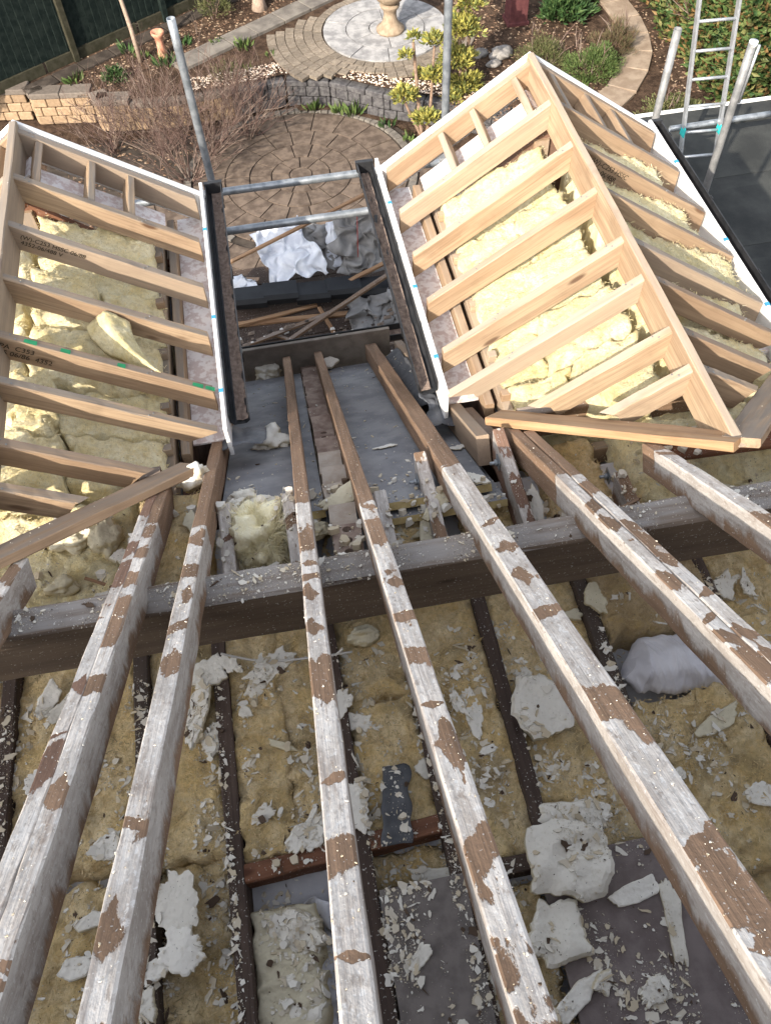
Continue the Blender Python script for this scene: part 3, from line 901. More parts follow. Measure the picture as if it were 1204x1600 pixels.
quilt(.53, .79, 1.42, 1.80, 5.05, .10, 'wool_old', 'olive insulation behind the purlin beside the bolted joist end', EAV, 23, amp=.04)
quilt(.88, 1.18, 1.42, 2.06, 5.0, .09, 'wool_old', 'insulation with a sooty foam lump near the square bolt plate', EAV, 24)
quilt(1.235, 2.3, 1.40, 2.05, 5.02, .13, 'wool_pale', 'torn insulation at the right edge under the red-brown board', EAV, 25, amp=.05)
quilt(-.735, -.445, 1.40, 2.05, 5.06, .13, 'wool_old', 'dirty insulation in the narrow bay right of the doubled rafter', EAV, 26)
quilt(-.03, .03, 1.42, 1.86, 5.0, .07, 'wool_old', 'dark crumbs of insulation left of the inner brick wall', EAV, 27)
DLG, DRG = 'insulation slabs in the left-hand dormer', 'insulation slabs in the right-hand dormer'
lx = -1.155
for j, (a, b, y0, y1, th, sd, lab) in enumerate([
    (-1.12, -.625, 3.30, 3.70, .26, 31, 'topmost pale yellow slab in the left-hand dormer'),
    (-1.13, -.88, 3.02, 3.33, .15, 32, 'lumpy yellow slab behind the stamped rafter of the left-hand dormer'),
    (-.87, -.60, 3.00, 3.32, .17, 33, 'square-edged slab below the topmost one in the left-hand dormer'),
    (-1.13, -.62, 2.66, 2.99, .14, 34, 'yellow slab behind the green-marked rafter of the left-hand dormer'),
    (-1.02, -.60, 2.40, 2.655, .15, 35, 'greenish rounded slab in front of the green-marked rafter'),
    (-1.16, -1.03, 2.36, 2.65, .12, 36, 'grey-yellow slab at the far left below the green-marked rafter'),
    (-.98, -.62, 2.12, 2.385, .11, 37, 'greyish bolster of insulation near the foot of the left-hand dormer'),
    (-1.20, -.99, 2.08, 2.35, .12, 38, 'yellow insulation at the left edge behind the looped cable'),
    (-1.70, -1.17, 2.1, 3.66, .12, 39, 'insulation on the far side of the left-hand dormer ridge')]):
    quilt(a - .012, b + .012, y0 - .012, y1 + .012, 4.897, (.51 - .66 * abs(lx - (a + b) / 2)) * (.93 + .1 * ((sd * 7) % 5) / 5) if sd != 39 else .3, 'wool_pale', lab, DLG, sd, amp=.024, edge=.014, slope=(-.45, .25) if sd == 31 else (-.40, 0) if sd != 39 else (.5, 0))
quilt(-1.145, -.60, 2.06, 3.70, 4.897, .11, 'wool_pale', 'lower layer of insulation under the slabs in the left-hand dormer', DLG, 61, amp=.02, res=.025, slope=(-.15, 0))
for j, (a, b, y0, y1, th, sd, m, fo, lab) in enumerate([
    (.90, 1.40, 3.34, 3.70, .28, 41, 'wool_bright', 0, 'topmost bright yellow slab in the right-hand dormer'),
    (.895, 1.18, 3.02, 3.355, .17, 42, 'wool_bright', 0, 'bright slab beside the wall plate, second from the top in the right-hand dormer'),
    (1.185, 1.41, 3.02, 3.35, .20, 43, 'wool_bright', 0, 'bright slab under the ridge, second from the top in the right-hand dormer'),
    (.895, 1.41, 2.66, 3.01, .16, 44, 'wool_bright', 0, 'large yellow slab across the middle of the right-hand dormer'),
    (.895, 1.10, 2.42, 2.655, .18, 45, 'wool_bright', 0, 'cream-white lump of insulation beside the wall plate in the right-hand dormer'),
    (1.105, 1.42, 2.38, 2.655, .14, 46, 'wool_bright', .007, 'pleated yellow insulation around the small grey pipe'),
    (.91, 1.16, 2.19, 2.37, .13, 47, 'wool_bright', 0, 'lowest yellow lump behind the jack rafters of the right-hand dormer'),
    (1.17, 1.43, 2.06, 2.36, .10, 48, 'wool_bright', .004, 'pale strip of insulation under the ridge at the foot of the right-hand dormer'),
    (1.53, 2.03, 3.375, 3.645, .33, 49, 'wool_pale', 0, 'pale insulation on the right slope below the verge noggins'),
    (1.51, 2.05, 3.025, 3.295, .33, 50, 'wool_pale', 0, 'long pale insulation behind the stamped rafter on the right slope'),
    (1.50, 2.14, 2.685, 2.945, .31, 51, 'wool_bright', 0, 'ragged yellow insulation torn towards the right-hand white fascia'),
    (1.50, 2.05, 2.435, 2.605, .31, 52, 'wool_pale', 0, 'grey dusty insulation on the right slope near the dormer foot'),
    (1.52, 2.06, 2.135, 2.36, .28, 53, 'wool_pale', 0, 'pale insulation wedge at the lower right of the right-hand dormer')]):
    quilt(a - .014, b + .014, y0 - .014, y1 + .014, 4.897, (.515 - .66 * abs(1.432 - (a + b) / 2)) * (.93 + .1 * ((sd * 7) % 5) / 5) if sd < 49 else th + .09, m, lab, DRG, sd, amp=.024, edge=.014, folds=fo, slope=(.45, .25) if sd == 41 else (.40, 0) if sd < 49 else (-.52, 0))
quilt(.885, 1.42, 2.06, 3.70, 4.897, .12, 'wool_bright', 'lower layer of insulation under the slabs on the left slope of the right-hand dormer', DRG, 62, amp=.02, res=.025, slope=(.15, 0))
quilt(1.445, 2.0, 2.02, 3.70, 4.897, .14, 'wool_pale', 'lower layer of insulation under the right slope of the right-hand dormer', DRG, 63, amp=.02, res=.025, slope=(-.15, 0))
# fill the dormer foot where boards do not show
# ------------------------------------------------------------------ loft boards
b1 = box('loft_board', (-.025, -.55, 5.204), (.232, .44, 5.222), 'chipboard', None, .002)
tag(b1, 'dark grey loft board strewn with flakes between the two middle rafters', 'board')
b2 = box('loft_board', (.455, -.55, 5.204), (.905, .435, 5.222), 'chipboard_red', None, .002)
tag(b2, 'purplish loft board at bottom right with foam strips on it', 'board')

bpy.context.view_layer.update()
DG = bpy.context.evaluated_depsgraph_get()
def drop(x, y, z=None, skip=True):
    """height of what lies below (x,y), looking down from just under the rafters"""
    z0 = (rz(y) - .16 if y < 1.4 else min(rz(y) + .05, 5.32)) if z is None else z
    hit, loc, nrm, *_ = scene.ray_cast(DG, Vector((x, y, z0)), Vector((0, 0, -1)))
    return (loc.z, nrm) if hit else (5.06, Vector((0, 0, 1)))

# ------------------------------------------------------------------ foam pieces
FOAM = 'pieces of broken spray foam'
def foam_sheet(x, y, sx, sy, rot, label, mat='foam_white', th=.012, curl=0.0, tilt=(0, 0), seed=None, z=None, lift=.006, rag=.28, zc=None, name='foam_piece', cat='foam', group=FOAM):
    """ragged plate of foam sx by sy metres; sx along its length"""
    seed = seed if seed is not None else int(abs(x * 997 + y * 337) * 10) % 1000
    nr, ns = 9, 56
    rag *= .75
    S = Vector((seed * 2.3, seed * 1.1, 0))
    vs_, fs = [], []
    rp = random.Random(seed)
    nv_ = rp.choice((5, 6, 7, 8))
    pol = []
    for i in range(nv_):
        a = 2 * pi * (i + rp.uniform(-.28, .28)) / nv_
        p = 5.0
        r = rp.uniform(.82, 1.12) / ((abs(cos(a)) ** p + abs(sin(a)) ** p) ** (1 / p))
        pol.append((a % (2 * pi), r))
    pol.sort()
    def outline(a):
        c_, s_ = cos(a), sin(a)
        i1 = next((i for i, q_ in enumerate(pol) if q_[0] > a), 0)
        (a1, r1), (a0, r0) = pol[i1], pol[i1 - 1]
        x0_, y0_, x1_, y1_ = r0 * cos(a0), r0 * sin(a0), r1 * cos(a1), r1 * sin(a1)
        ex_, ey_ = x1_ - x0_, y1_ - y0_
        den = c_ * ey_ - s_ * ex_
        r = (x0_ * ey_ - y0_ * ex_) / den if abs(den) > 1e-5 else 1.0
        r = max(.5, min(1.4, r))
        q = Vector((c_ * 1.3, s_ * 1.3, 0)) + S
        return r * (1 + rag * fbm(q * 1.6, 3) + rag * .35 * mnoise.noise(q * 5) + rag * .25 * mnoise.noise(q * 13))
    for lay in (0, 1):
        for i in range(nr + 1):
            t = i / nr
            for j in range(ns):
                a = 2 * pi * j / ns
                r = outline(a) * t
                px, py = r * cos(a) * sx / 2, r * sin(a) * sy / 2
                q = Vector((px, py, 0)) * 22 + S
                h = curl * ((px / sx * 2) ** 2) * sx / 2 + .0018 * fbm(q * .6, 4) * (sx + sy) * 4 + .0016 * mnoise.noise(q * 4)
                tk = th * (1.15 - .35 * t ** 14) * (1 + .5 * mnoise.noise(q * .6))
                vs_.append((px, py, h + (tk if lay == 0 else 0)))
    N = (nr + 1) * ns
    for lay in (0, 1):
        for i in range(nr):
            for j in range(ns):
                a = lay * N + i * ns + j
                b = lay * N + i * ns + (j + 1) % ns
                f = (a, b, b + ns, a + ns)
                if i == 0: f = (a, b + ns, a + ns)
                fs.append(tuple(reversed(f)) if lay == 0 else f)
    for j in range(ns):
        a, b = nr * ns + j, nr * ns + (j + 1) % ns
        fs.append((a, b, N + b, N + a))
    if z is None:
        hs = [drop(x + dx * sx * .3, y + dy * sy * .3)[0] for dx, dy in ((0, 0), (1, 0), (-1, 0), (0, 1), (0, -1))]
        hs.sort()
        z = hs[2] * .5 + hs[3] * .5
    mw = Matrix.Translation((x, y, z + lift * .7 - .004)) @ Matrix.Rotation(rot, 4, 'Z') @ Matrix.Rotation(tilt[0], 4, 'X') @ Matrix.Rotation(tilt[1], 4, 'Y')
    o = link_mesh(name, vs_, fs, mat, None, mw, True)
    o.data.set_sharp_from_angle(angle=radians(24))
    return tag(o, label, cat, group)

def lump(x, y, r, label, mat='foam_cream', sq=(1, 1, .7), seed=None, z=None, amp=.42, name='foam_lump', cat='foam', group=FOAM, sub=4, fuzz=.0, rot=0, freq=1.3):
    seed = seed if seed is not None else int(abs(x * 997 + y * 337) * 10) % 1000
    bm = bmesh.new()
    bmesh.ops.create_icosphere(bm, subdivisions=sub, radius=1)
    S = Vector((seed * 2.3, seed * 1.7, seed * .3))
    for v in bm.verts:
        n = v.co.normalized()
        d = 1 + amp * fbm(n * freq + S, 4) + amp * .4 * (.5 - abs(mnoise.noise(n * freq * 2 + S)) * 2) + fuzz * mnoise.noise(n * 14 + S)
        v.co = Vector((n.x * sq[0], n.y * sq[1], n.z * sq[2])) * d * r
    me = bpy.data.meshes.new(name)
    bm.to_mesh(me); bm.free()
    me.materials.append(M[mat])
    if True:
        me.polygons.foreach_set('use_smooth', [True] * len(me.polygons))
    if z is None:
        z = drop(x, y)[0]
    o = link_data(name, me, None, Matrix.Translation((x, y, z + r * sq[2] * .55)) @ Matrix.Rotation(rot, 4, 'Z'))
    return tag(o, label, cat, group)

k97 = .971
def fs(x, y, *a, **k_): return foam_sheet(x * k97, y * k97, *a, **k_)
R = radians
fs(.63, .94, .21, .225, .3, 'large round white foam disc lying on yellow insulation', th=.035, rag=.16, lift=.02, seed=4)
fs(.635, .555, .235, .10, R(-8), 'small cracked-off foam slab at the top of the big broken foam heap', th=.03, lift=.05, seed=9)
fs(.56, .42, .265, .235, R(-5), 'big square white foam slab with drips along its lower edge', th=.045, lift=.05, rag=.2, seed=12, tilt=(.08, 0))
fs(.47, .24, .185, .20, R(35), 'pale foam piece hanging below the big square foam slab', th=.04, lift=.015, seed=14)
fs(.73, .30, .15, .055, R(12), 'short rectangular foam strip flat on the purplish loft board', th=.012, rag=.15)
fs(.82, .20, .25, .052, R(82), 'long thin foam strip pointing at the camera on the purplish loft board', th=.012, rag=.25)
fs(.49, .075, .20, .06, R(28), 'long diagonal foam strip at the near edge of the purplish loft board', th=.012, rag=.2)
fs(.56, .10, .075, .055, R(50), 'small triangular foam piece leaning on the diagonal strip', th=.015, lift=.02, tilt=(.5, 0))
fs(.915, .24, .16, .06, R(-75), 'ragged foam crust hanging beside the right-hand long rafter', th=.008, rag=.5)
fs(.70, .045, .085, .06, R(20), 'crumbled foam piece near the bottom edge right of centre', th=.012, rag=.5)
fs(.40, .96, .22, .055, R(88), 'tall ragged foam strip right of the second middle rafter', th=.01, rag=.35, tilt=(0, .1))
fs(.355, 1.0, .13, .035, R(-70), 'slim curled foam strip left of the tall ragged strip', th=.01, lift=.02, curl=.25)
fs(.41, .82, .07, .03, R(5), 'small foam strip below the tall ragged strip', th=.01)
fs(.93, 1.27, .13, .085, R(70), 'curled cream foam plate between the right-hand rafters below the purlin', th=.012, lift=.04, curl=.35, mat='foam_cream', tilt=(.25, 0))
fs(.84, 1.25, .09, .06, R(0), 'flat cream foam plate beside the curled one below the purlin', th=.012, lift=.03, mat='foam_cream')
fs(.14, .48, .13, .05, R(-12), 'curved white foam shell in the dark gap above the grey loft board', th=.006, curl=.5, lift=.02)
fs(-.645, .53, .14, .19, R(10), 'perforated white foam crust at bottom left beside the red noggin', th=.012, rag=.4, z=5.21, lift=.005)
fs(-.62, .39, .15, .13, R(-20), 'white foam crust below the perforated crust at bottom left', th=.015, rag=.35, z=5.21)
fs(-.92, .54, .11, .05, R(10), 'flat foam strip between the doubled rafter and its neighbour, upper of two', th=.015, rag=.12, z=5.16)
fs(-.955, .42, .12, .06, R(2), 'flat foam strip between the doubled rafter and its neighbour, lower of two', th=.018, rag=.1, z=5.16)
fs(-.86, .75, .10, .085, R(25), 'shell-shaped white foam piece between the two left rafters', th=.012, curl=.2)
fs(-.71, .36, .085, .06, R(30), 'small square foam piece on the dark joist at bottom left', th=.012, rag=.2, z=5.205)
fs(-.74, .27, .055, .10, R(10), 'small knobbly foam piece at the bottom edge on the left', th=.02, rag=.35, z=5.205)
fs(-.545, 1.13, .25, .09, R(75), 'tall white foam sheet standing beside the left single rafter', th=.012, tilt=(-.6, 0), lift=.05)
fs(-.50, 1.27, .12, .10, R(20), 'crumpled white foam under the purlin beside the left single rafter', th=.015, rag=.4, lift=.02)
fs(-.49, 1.04, .13, .09, R(40), 'knobbly white foam cluster right of the left single rafter', th=.02, rag=.45, lift=.02)
fs(-1.07, 1.28, .14, .07, R(60), 'upright curled white foam shell at the left edge under the purlin', th=.012, curl=.4, lift=.03, tilt=(.3, 0))
fs(-1.0, 1.25, .14, .07, R(35), 'second curled white foam shell beside the one at the left edge', th=.012, curl=.3, lift=.03)
fs(-1.1, 1.0, .07, .11, R(20), 'bent white foam flake on the bright insulation at far left', th=.008, rag=.4, curl=.2)
fs(-.27, 1.27, .19, .10, R(22), 'ragged splash-shaped white foam crust left of the middle rafter below the purlin', th=.008, rag=.55)
fs(-.34, 1.20, .09, .06, R(40), 'white foam flake trailing from the splash-shaped crust', th=.008, rag=.4)
fs(-.415, 1.29, .12, .07, R(-30), 'frayed foam crust on the dark joist below the purlin', th=.008, rag=.55, z=5.205)
fs(-.38, 1.11, .06, .05, R(-30), 'small white foam flake right of the dark joist', th=.01, rag=.3)
fs(-.27, .97, .12, .028, R(-28), 'cream foam splinter lying diagonally left of the middle rafter', th=.01, rag=.2, mat='foam_cream')
fs(-.36, .75, .08, .06, R(20), 'white foam flake on the blackened insulation', th=.008, rag=.45)
fs(-.22, .655, .17, .085, R(32), 'torn white foam crust lying on the red noggin', th=.012, rag=.55, z=5.2)
fs(-.045, 1.07, .10, .055, R(60), 'hooked white foam strip right of the middle rafter', th=.008, rag=.5)
fs(.0, 1.0, .09, .065, R(-15), 'ragged white foam flake below the hooked strip', th=.008, rag=.5)
fs(-.06, .72, .09, .16, R(5), 'white foam crust half hidden by the middle rafter beside the felt strip', th=.01, rag=.4)
fs(.19, .80, .06, .07, R(15), 'small white foam flake at the left side of the second middle rafter', th=.008, rag=.4)
fs(-.29, .40, .21, .12, R(-25), 'thick broken foam slab on the exposed plasterboard', th=.05, rag=.25, z=5.10, lift=.03, seed=77, tilt=(.15, -.1))
fs(-.31, .21, .19, .17, R(70), 'pointed foam mound at the bottom edge on the exposed plasterboard', th=.07, rag=.3, z=5.065, lift=.01, seed=81)
cloth('paper_sheet', [(-.30, .02, 5.075), (-.09, .02, 5.075), (-.085, .44, 5.10), (-.26, .46, 5.11)], 40, 60, 'plaster', .035, 9, 'crumpled white lining sheet in the opening at bottom left', 'sheet', 6)
fs(.06, .25, .085, .05, R(40), 'curved foam flake on the dark grey loft board', th=.01, rag=.35, curl=.2)
fs(.145, .03, .05, .09, R(0), 'small square foam flake low on the dark grey loft board', th=.01, rag=.25)
fs(1.43, 1.25, .11, .09, R(20), 'crumpled white foam ball at the right edge below the purlin', th=.02, rag=.35, lift=.03, curl=.3)
fs(1.52, 1.24, .11, .05, R(80), 'upright curled foam shell beside the crumpled ball at the right edge', th=.01, rag=.35, lift=.03, curl=.4)
fs(1.19, .76, .20, .06, R(18), 'leaf-shaped cream foam plate on the lumpy insulation below the duct', th=.012, mat='foam_cream', rag=.15, curl=.1, lift=.02)
fs(1.24, .51, .11, .08, R(-10), 'white foam flake at the right edge low down', th=.01, rag=.4)
fs(1.0, .62, .06, .05, R(10), 'small foam flake on the lumpy insulation near the right long rafter', th=.01, rag=.4)
# insulation block in the opening
quilt(-.43, -.215, -.1, .47, 5.062, .09, 'foam_cream', 'knobbly cream foam block in the opening at bottom left', None, 60, amp=.022, name='foam_block', res=.01, edge=.02)
# upper debris
foam_sheet(.46, 1.73, .24, .055, R(38), 'upper of two crossed cream foam strips beside the bolted joist', 'foam_cream', .014, rag=.12, z=5.30, tilt=(.1, -.2))
foam_sheet(.385, 1.66, .21, .06, R(75), 'lower of two crossed cream foam strips beside the bolted joist', 'foam_cream', .014, rag=.12, z=5.23)
foam_sheet(.32, 1.66, .20, .05, R(-20), 'forked cream foam strip under the two crossed strips', 'foam_cream', .012, rag=.3, z=5.20)
foam_sheet(.81, 1.68, .07, .15, R(0), 'white foam strip leaning on the bolted joist end', 'foam_white', .012, rag=.3, z=5.22, tilt=(.6, 0))
foam_sheet(.08, 1.80, .19, .075, R(25), 'ragged foam scrap lying across the inner brick wall', 'foam_cream', .01, rag=.5, z=5.31)
foam_sheet(-.02, 1.90, .07, .07, R(25), 'pale foam lump beside the inner brick wall', 'foam_cream', .02, rag=.3, z=5.16)
foam_sheet(-.25, 1.56, .20, .07, R(14), 'splintered white foam strip below the fluffy tuft', 'foam_white', .012, rag=.4, z=5.24)
foam_sheet(-.37, 1.62, .06, .06, R(14), 'small bluish-white foam piece left of the fluffy tuft', 'foam_white', .02, rag=.25, z=5.22)
lump(-.49, 2.10, .068, 'white foam lump caught at the foot of the left-hand dormer', 'foam_white', (.9, .6, .9), z=5.16, rot=.3, amp=.6, freq=1.0)
lump(-.31, 2.0, .055, 'cream foam lump right of the left trimmed rafter', 'foam_white', (1, .7, .6), z=5.12)
lump(-.23, 1.95, .05, 'second cream foam lump beside the first right of the trimmed rafter', 'foam_white', (1.3, .7, .6), z=5.13)
lump(-.84, 1.88, .075, 'yellowish foam lump below the left valley board', 'foam_cream', (.8, 1, .8))
lump(-.97, 1.90, .075, 'pale foam lump at the left under the valley board', 'foam_cream', (1, .7, .7))
lump(-1.0, 1.70, .055, 'cream foam block on the insulation below the left valley board', 'foam_cream', (1, .7, .8))
lump(-.95, 1.55, .06, 'low foam crumble at the left behind the purlin', 'foam_cream', (1.5, .5, .5))
lump(-.75, 2.28, .062, 'cream foam knob on the grey bolster in the left-hand dormer', 'foam_cream', (1, .8, 1.0), z=5.03)
lump(-.66, 2.25, .055, 'squarish cream foam chunk beside the knob in the left-hand dormer', 'foam_cream', (1.3, .9, .7), z=5.02)
lump(1.12, 1.62, .065, 'olive foam lump near the square bolt plate', 'foam_cream', (1.1, .7, .8), z=5.12)
lump(1.19, 1.58, .045, 'sooty foam lump beside the olive one', 'wool_old', (1, .8, .7), z=5.12)
lump(1.52, 1.60, .055, 'torn foam lump at the right edge under the red-brown board', 'foam_cream', (1.4, .7, .7), z=5.16)
lump(.075, 1.275, .045, 'cream foam nubs under the purlin between the two middle rafters', 'foam_cream', (1.2, .7, .9), z=5.17)
# more broken foam heaped around the purlin and the inner wall
foam_sheet(-.35, 1.93, .12, .06, R(20), 'torn foam scrap on the grey board edge left of the fluffy tuft', 'foam_white', .012, lift=.04, rag=.5)
foam_sheet(-.14, 1.86, .11, .05, R(-35), 'pale foam scrap wedged against the left side of the middle rafter', 'foam_cream', .014, lift=.04, rag=.4)
foam_sheet(-.15, 1.55, .12, .05, R(60), 'forked foam splinter between the fluffy tuft and the middle rafter', 'foam_white', .01, lift=.04, rag=.5)
foam_sheet(.02, 1.62, .10, .06, R(80), 'white foam scrap left of the perforated brick', 'foam_white', .012, lift=.04, rag=.45)
foam_sheet(.00, 1.47, .09, .05, R(10), 'cream foam scrap between the purlin and the perforated brick', 'foam_cream', .014, lift=.04, rag=.4)
foam_sheet(.27, 1.53, .12, .05, R(35), 'cream foam scrap behind the purlin right of the second middle rafter', 'foam_cream', .014, lift=.04, rag=.4)
foam_sheet(.36, 1.48, .09, .05, R(-15), 'small white foam scrap touching the purlin below the crossed strips', 'foam_white', .012, lift=.04, rag=.45)
foam_sheet(.60, 1.60, .13, .05, R(25), 'cream foam scrap on the olive insulation behind the purlin', 'foam_cream', .014, lift=.04, rag=.4)
foam_sheet(.68, 1.50, .08, .06, R(70), 'little foam scrap beside the doubled right rafter behind the purlin', 'foam_white', .012, lift=.04, rag=.45)
foam_sheet(.98, 1.55, .10, .06, R(10), 'white foam scrap left of the sooty lump', 'foam_white', .012, lift=.04, rag=.4)
foam_sheet(-.50, 1.62, .09, .08, R(30), 'bent white foam scrap in the narrow bay right of the doubled rafter', 'foam_white', .012, lift=.04, rag=.4, tilt=(.4, 0))
foam_sheet(-.50, 1.85, .06, .11, R(10), 'cream foam scrap higher in the narrow bay right of the doubled rafter', 'foam_cream', .012, lift=.04, rag=.4)
foam_sheet(-.83, 1.60, .13, .06, R(25), 'splintery foam scrap on the heaped insulation at the left', 'foam_white', .012, lift=.04, rag=.5)
foam_sheet(-.92, 1.47, .14, .07, R(8), 'broad white foam scrap behind the purlin at the left', 'foam_white', .014, lift=.04, rag=.4)
foam_sheet(-1.10, 1.58, .10, .06, R(-20), 'small white foam scrap near the left edge behind the purlin', 'foam_white', .012, lift=.04, rag=.4)
foam_sheet(-.78, 1.78, .07, .06, R(50), 'blue-white foam wedge beside the yellowish lump below the valley board', 'foam_white', .02, lift=.04, rag=.3)
foam_sheet(1.38, 1.52, .12, .06, R(15), 'white foam scrap on the torn insulation at the right edge', 'foam_white', .012, lift=.04, rag=.4)
lump(-.03, 1.72, .04, 'knuckle of cream foam beside the inner wall', 'foam_cream', (1.2, .8, .8))
lump(.20, 1.72, .035, 'knuckle of cream foam right of the second middle rafter', 'foam_cream', (1.1, .8, .8))
# fluffy yellow tuft and torn flap
def tuft(x, y, z, r, n, mat, label, seed, up=1.0):
    rs = random.Random(seed)
    vs_, fs_ = [], []
    for i in range(n):
        a, b = rs.uniform(0, 2 * pi), rs.uniform(-.2, 1.5)
        d = Vector((cos(a) * cos(b), sin(a) * cos(b), sin(b) * up))
        p = d * r * rs.uniform(.6, 1.02)
        p.z *= .8
        side = Vector((rs.uniform(-1, 1), rs.uniform(-1, 1), rs.uniform(-1, 1))).cross(d).normalized() * .0016
        sw = mnoise.noise_vector(p * 22) * 1.3
        q = p + (d * .5 + sw) * r * rs.uniform(.15, .5) + Vector((rs.uniform(-1, 1), rs.uniform(-1, 1), rs.uniform(-1, 1))) * r * .2
        b0 = len(vs_)
        vs_ += [tuple(p - side), tuple(p + side), tuple(q)]
        fs_.append((b0, b0 + 1, b0 + 2))
    return vs_, fs_
t = lump(-.245, 1.74, .125, 'fluffy pale yellow tuft of insulation left of the middle rafter', 'tuft', (1.0, 1.15, .95), z=5.14, amp=.55, freq=1.6, name='insulation_tuft', cat='insulation', group=EAV, fuzz=.12)
v_, f_ = tuft(0, 0, 0, .13, 12000, 'wool_bright', '', 3)
link_mesh('fibres', v_, f_, 'tuft', t, WORLD[t.name])['kind'] = 'stuff'
def flap():
    n1, n2 = 26, 22
    vs_, fs_ = [], []
    for j in range(n2 + 1):
        v = j / n2
        for i in range(n1 + 1):
            u = i / n1
            wd = .19 * (1 - .80 * v ** 1.4)
            x = (u - .5) * wd + .20 * v ** 1.6
            yv = .09 - .30 * v
            z = .075 * sin(pi * u) * (1 - .5 * v) + .06 * (1 - v) + .02 * fbm(Vector((x * 14, yv * 14, 3)), 4)
            vs_.append((x, yv, z))
    N = len(vs_)
    vs_ += [(a, b, c - .035 * (1 - .5 * (-(b - .09)) / .3)) for a, b, c in vs_]
    for j in range(n2):
        for i in range(n1):
            a = j * (n1 + 1) + i
            fs_.append((a, a + n1 + 1, a + n1 + 2, a + 1))
            fs_.append((N + a, N + a + 1, N + a + n1 + 2, N + a + n1 + 1))
    rim = [i for i in range(n1 + 1)] + [j * (n1 + 1) + n1 for j in range(1, n2 + 1)] + [n2 * (n1 + 1) + i for i in range(n1 - 1, -1, -1)] + [j * (n1 + 1) for j in range(n2 - 1, 0, -1)]
    for a, b in zip(rim, rim[1:] + rim[:1]):
        fs_.append((a, b, N + b, N + a))
    o = link_mesh('insulation_flap', vs_, fs_, 'wool_bright', None, Matrix.Translation((-.80, 2.86, 5.24)), True)
    tag(o, 'torn yellow insulation flap curling over two rafters of the left-hand dormer', 'insulation', DLG)
flap()

# ------------------------------------------------------------------ duct, felt strip, cables
def duct():
    pts = []
    n = 170
    d = thing('ventilation_duct', (1.1, .98, 5.15), 'crumpled white flexible ventilation duct poking from under the doubled rafter', 'duct')
    A, B = Vector((.945, .985, 5.19)), Vector((1.36, .94, 5.16))
    vs_, fs_ = [], []
    seg = 84
    for i in range(n + 1):
        t = i / n
        p = A.lerp(B, t)
        r = (.085 + .030 * t) * min(1, .45 + t * 6)
        for j in range(seg):
            a = 2 * pi * j / seg
            pl = 1 - abs(mnoise.noise(Vector((t * 9 - a * .9, a * .55, 1.0)))) * 2
            p2_ = 1 - abs(mnoise.noise(Vector((t * 17 - a * 1.5, a * .9, 4.0)))) * 2
            rr = r * .86 * (1 + .15 * pl + .08 * p2_ + .16 * mnoise.noise(Vector((t * 3, cos(a) * 1.5, sin(a) * 1.5))))
            sh = .035 * sin(a)
            vs_.append((p.x + sh * .6 + .02 * cos(a), p.y + rr * cos(a), p.z + rr * sin(a) * .85))
    for i in range(n):
        for j in range(seg):
            fs_.append((i * seg + j, (i + 1) * seg + j, (i + 1) * seg + (j + 1) % seg, i * seg + (j + 1) % seg))
    fs_.append(tuple(range(seg)))
    link_mesh('sleeve', vs_, fs_, 'duct_white', d, None, False)
    ff0 = None
    ring = [A + Vector((-.004 + .021 * sin(a) * 1.0, .080 * cos(a), .068 * sin(a))) for a in [2 * pi * q / 24 for q in range(25)]]
duct()
cloth('felt_strip', [(.005, .555, 5.235), (.10, .555, 5.235), (.145, .80, 5.19), (.055, .80, 5.20)], 8, 22, 'felt_grey', .012, 8, 'dark grey felt strip hanging over the red noggin between the middle rafters', 'felt', 5, .003, fold=.003)

def wire(name, pts, r, mat, label, cat='cable', group='loose cables'):
    P = [Vector(p) for p in pts]
    out = []
    n = len(P)
    for i in range(n - 1):
        p0, p1, p2, p3 = P[max(i - 1, 0)], P[i], P[i + 1], P[min(i + 2, n - 1)]
        for s in range(7):
            t = s / 7
            out.append(.5 * ((2 * p1) + (-p0 + p2) * t + (2 * p0 - 5 * p1 + 4 * p2 - p3) * t * t + (-p0 + 3 * p1 - 3 * p2 + p3) * t ** 3))
    out.append(P[-1])
    return tag(tube(name, out, r, mat, None, 6), label, cat, group)
wire('cable', [(-1.30, 2.16, 5.05), (-1.12, 2.26, 5.12), (-.98, 2.26, 5.14), (-.88, 2.20, 5.10), (-.84, 2.05, 5.00)], .004, 'cable_grey', 'grey cable arching above the jack rafters of the left-hand dormer')
wire('cable', [(-1.18, 1.98, 5.05), (-1.05, 2.04, 5.16), (-.92, 2.02, 5.17), (-.84, 1.95, 5.10), (-.82, 1.86, 5.0)], .0055, 'cable_grey', 'thick looped grey cable at the foot of the left-hand dormer')
wire('cable', [(-1.16, 2.6, 5.0), (-1.15, 2.4, 5.06), (-1.13, 2.2, 5.04), (-1.10, 2.0, 5.0)], .005, 'cable_grey', 'grey cable running down at the left edge')
wire('cable', [(-.95, 2.03, 5.19), (-.97, 1.95, 5.1), (-1.0, 1.86, 5.05)], .003, 'cable_grey', 'thin cable dropping from the loop at the left')
wire('cable', [(1.22, 2.80, 5.10), (1.235, 2.72, 5.2), (1.275, 2.70, 5.19), (1.24, 2.62, 5.08), (1.14, 2.50, 5.06)], .004, 'cable', 'white cable looping out of the insulation in the right-hand dormer')
wire('cable', [(1.30, 2.70, 5.08), (1.31, 2.68, 5.2), (1.30, 2.60, 5.1)], .005, 'cable', 'short white cable beside the dark hole in the bright insulation')
wire('cable', [(1.13, 2.52, 5.08), (1.15, 2.40, 5.07), (1.17, 2.33, 5.06)], .0035, 'cable', 'white cable hanging over the pleated insulation')
wire('cable', [(1.14, 2.27, 5.06), (1.19, 2.14, 5.02), (1.24, 2.03, 4.98)], .006, 'cable', 'stiff white cable between the last two jack rafters')
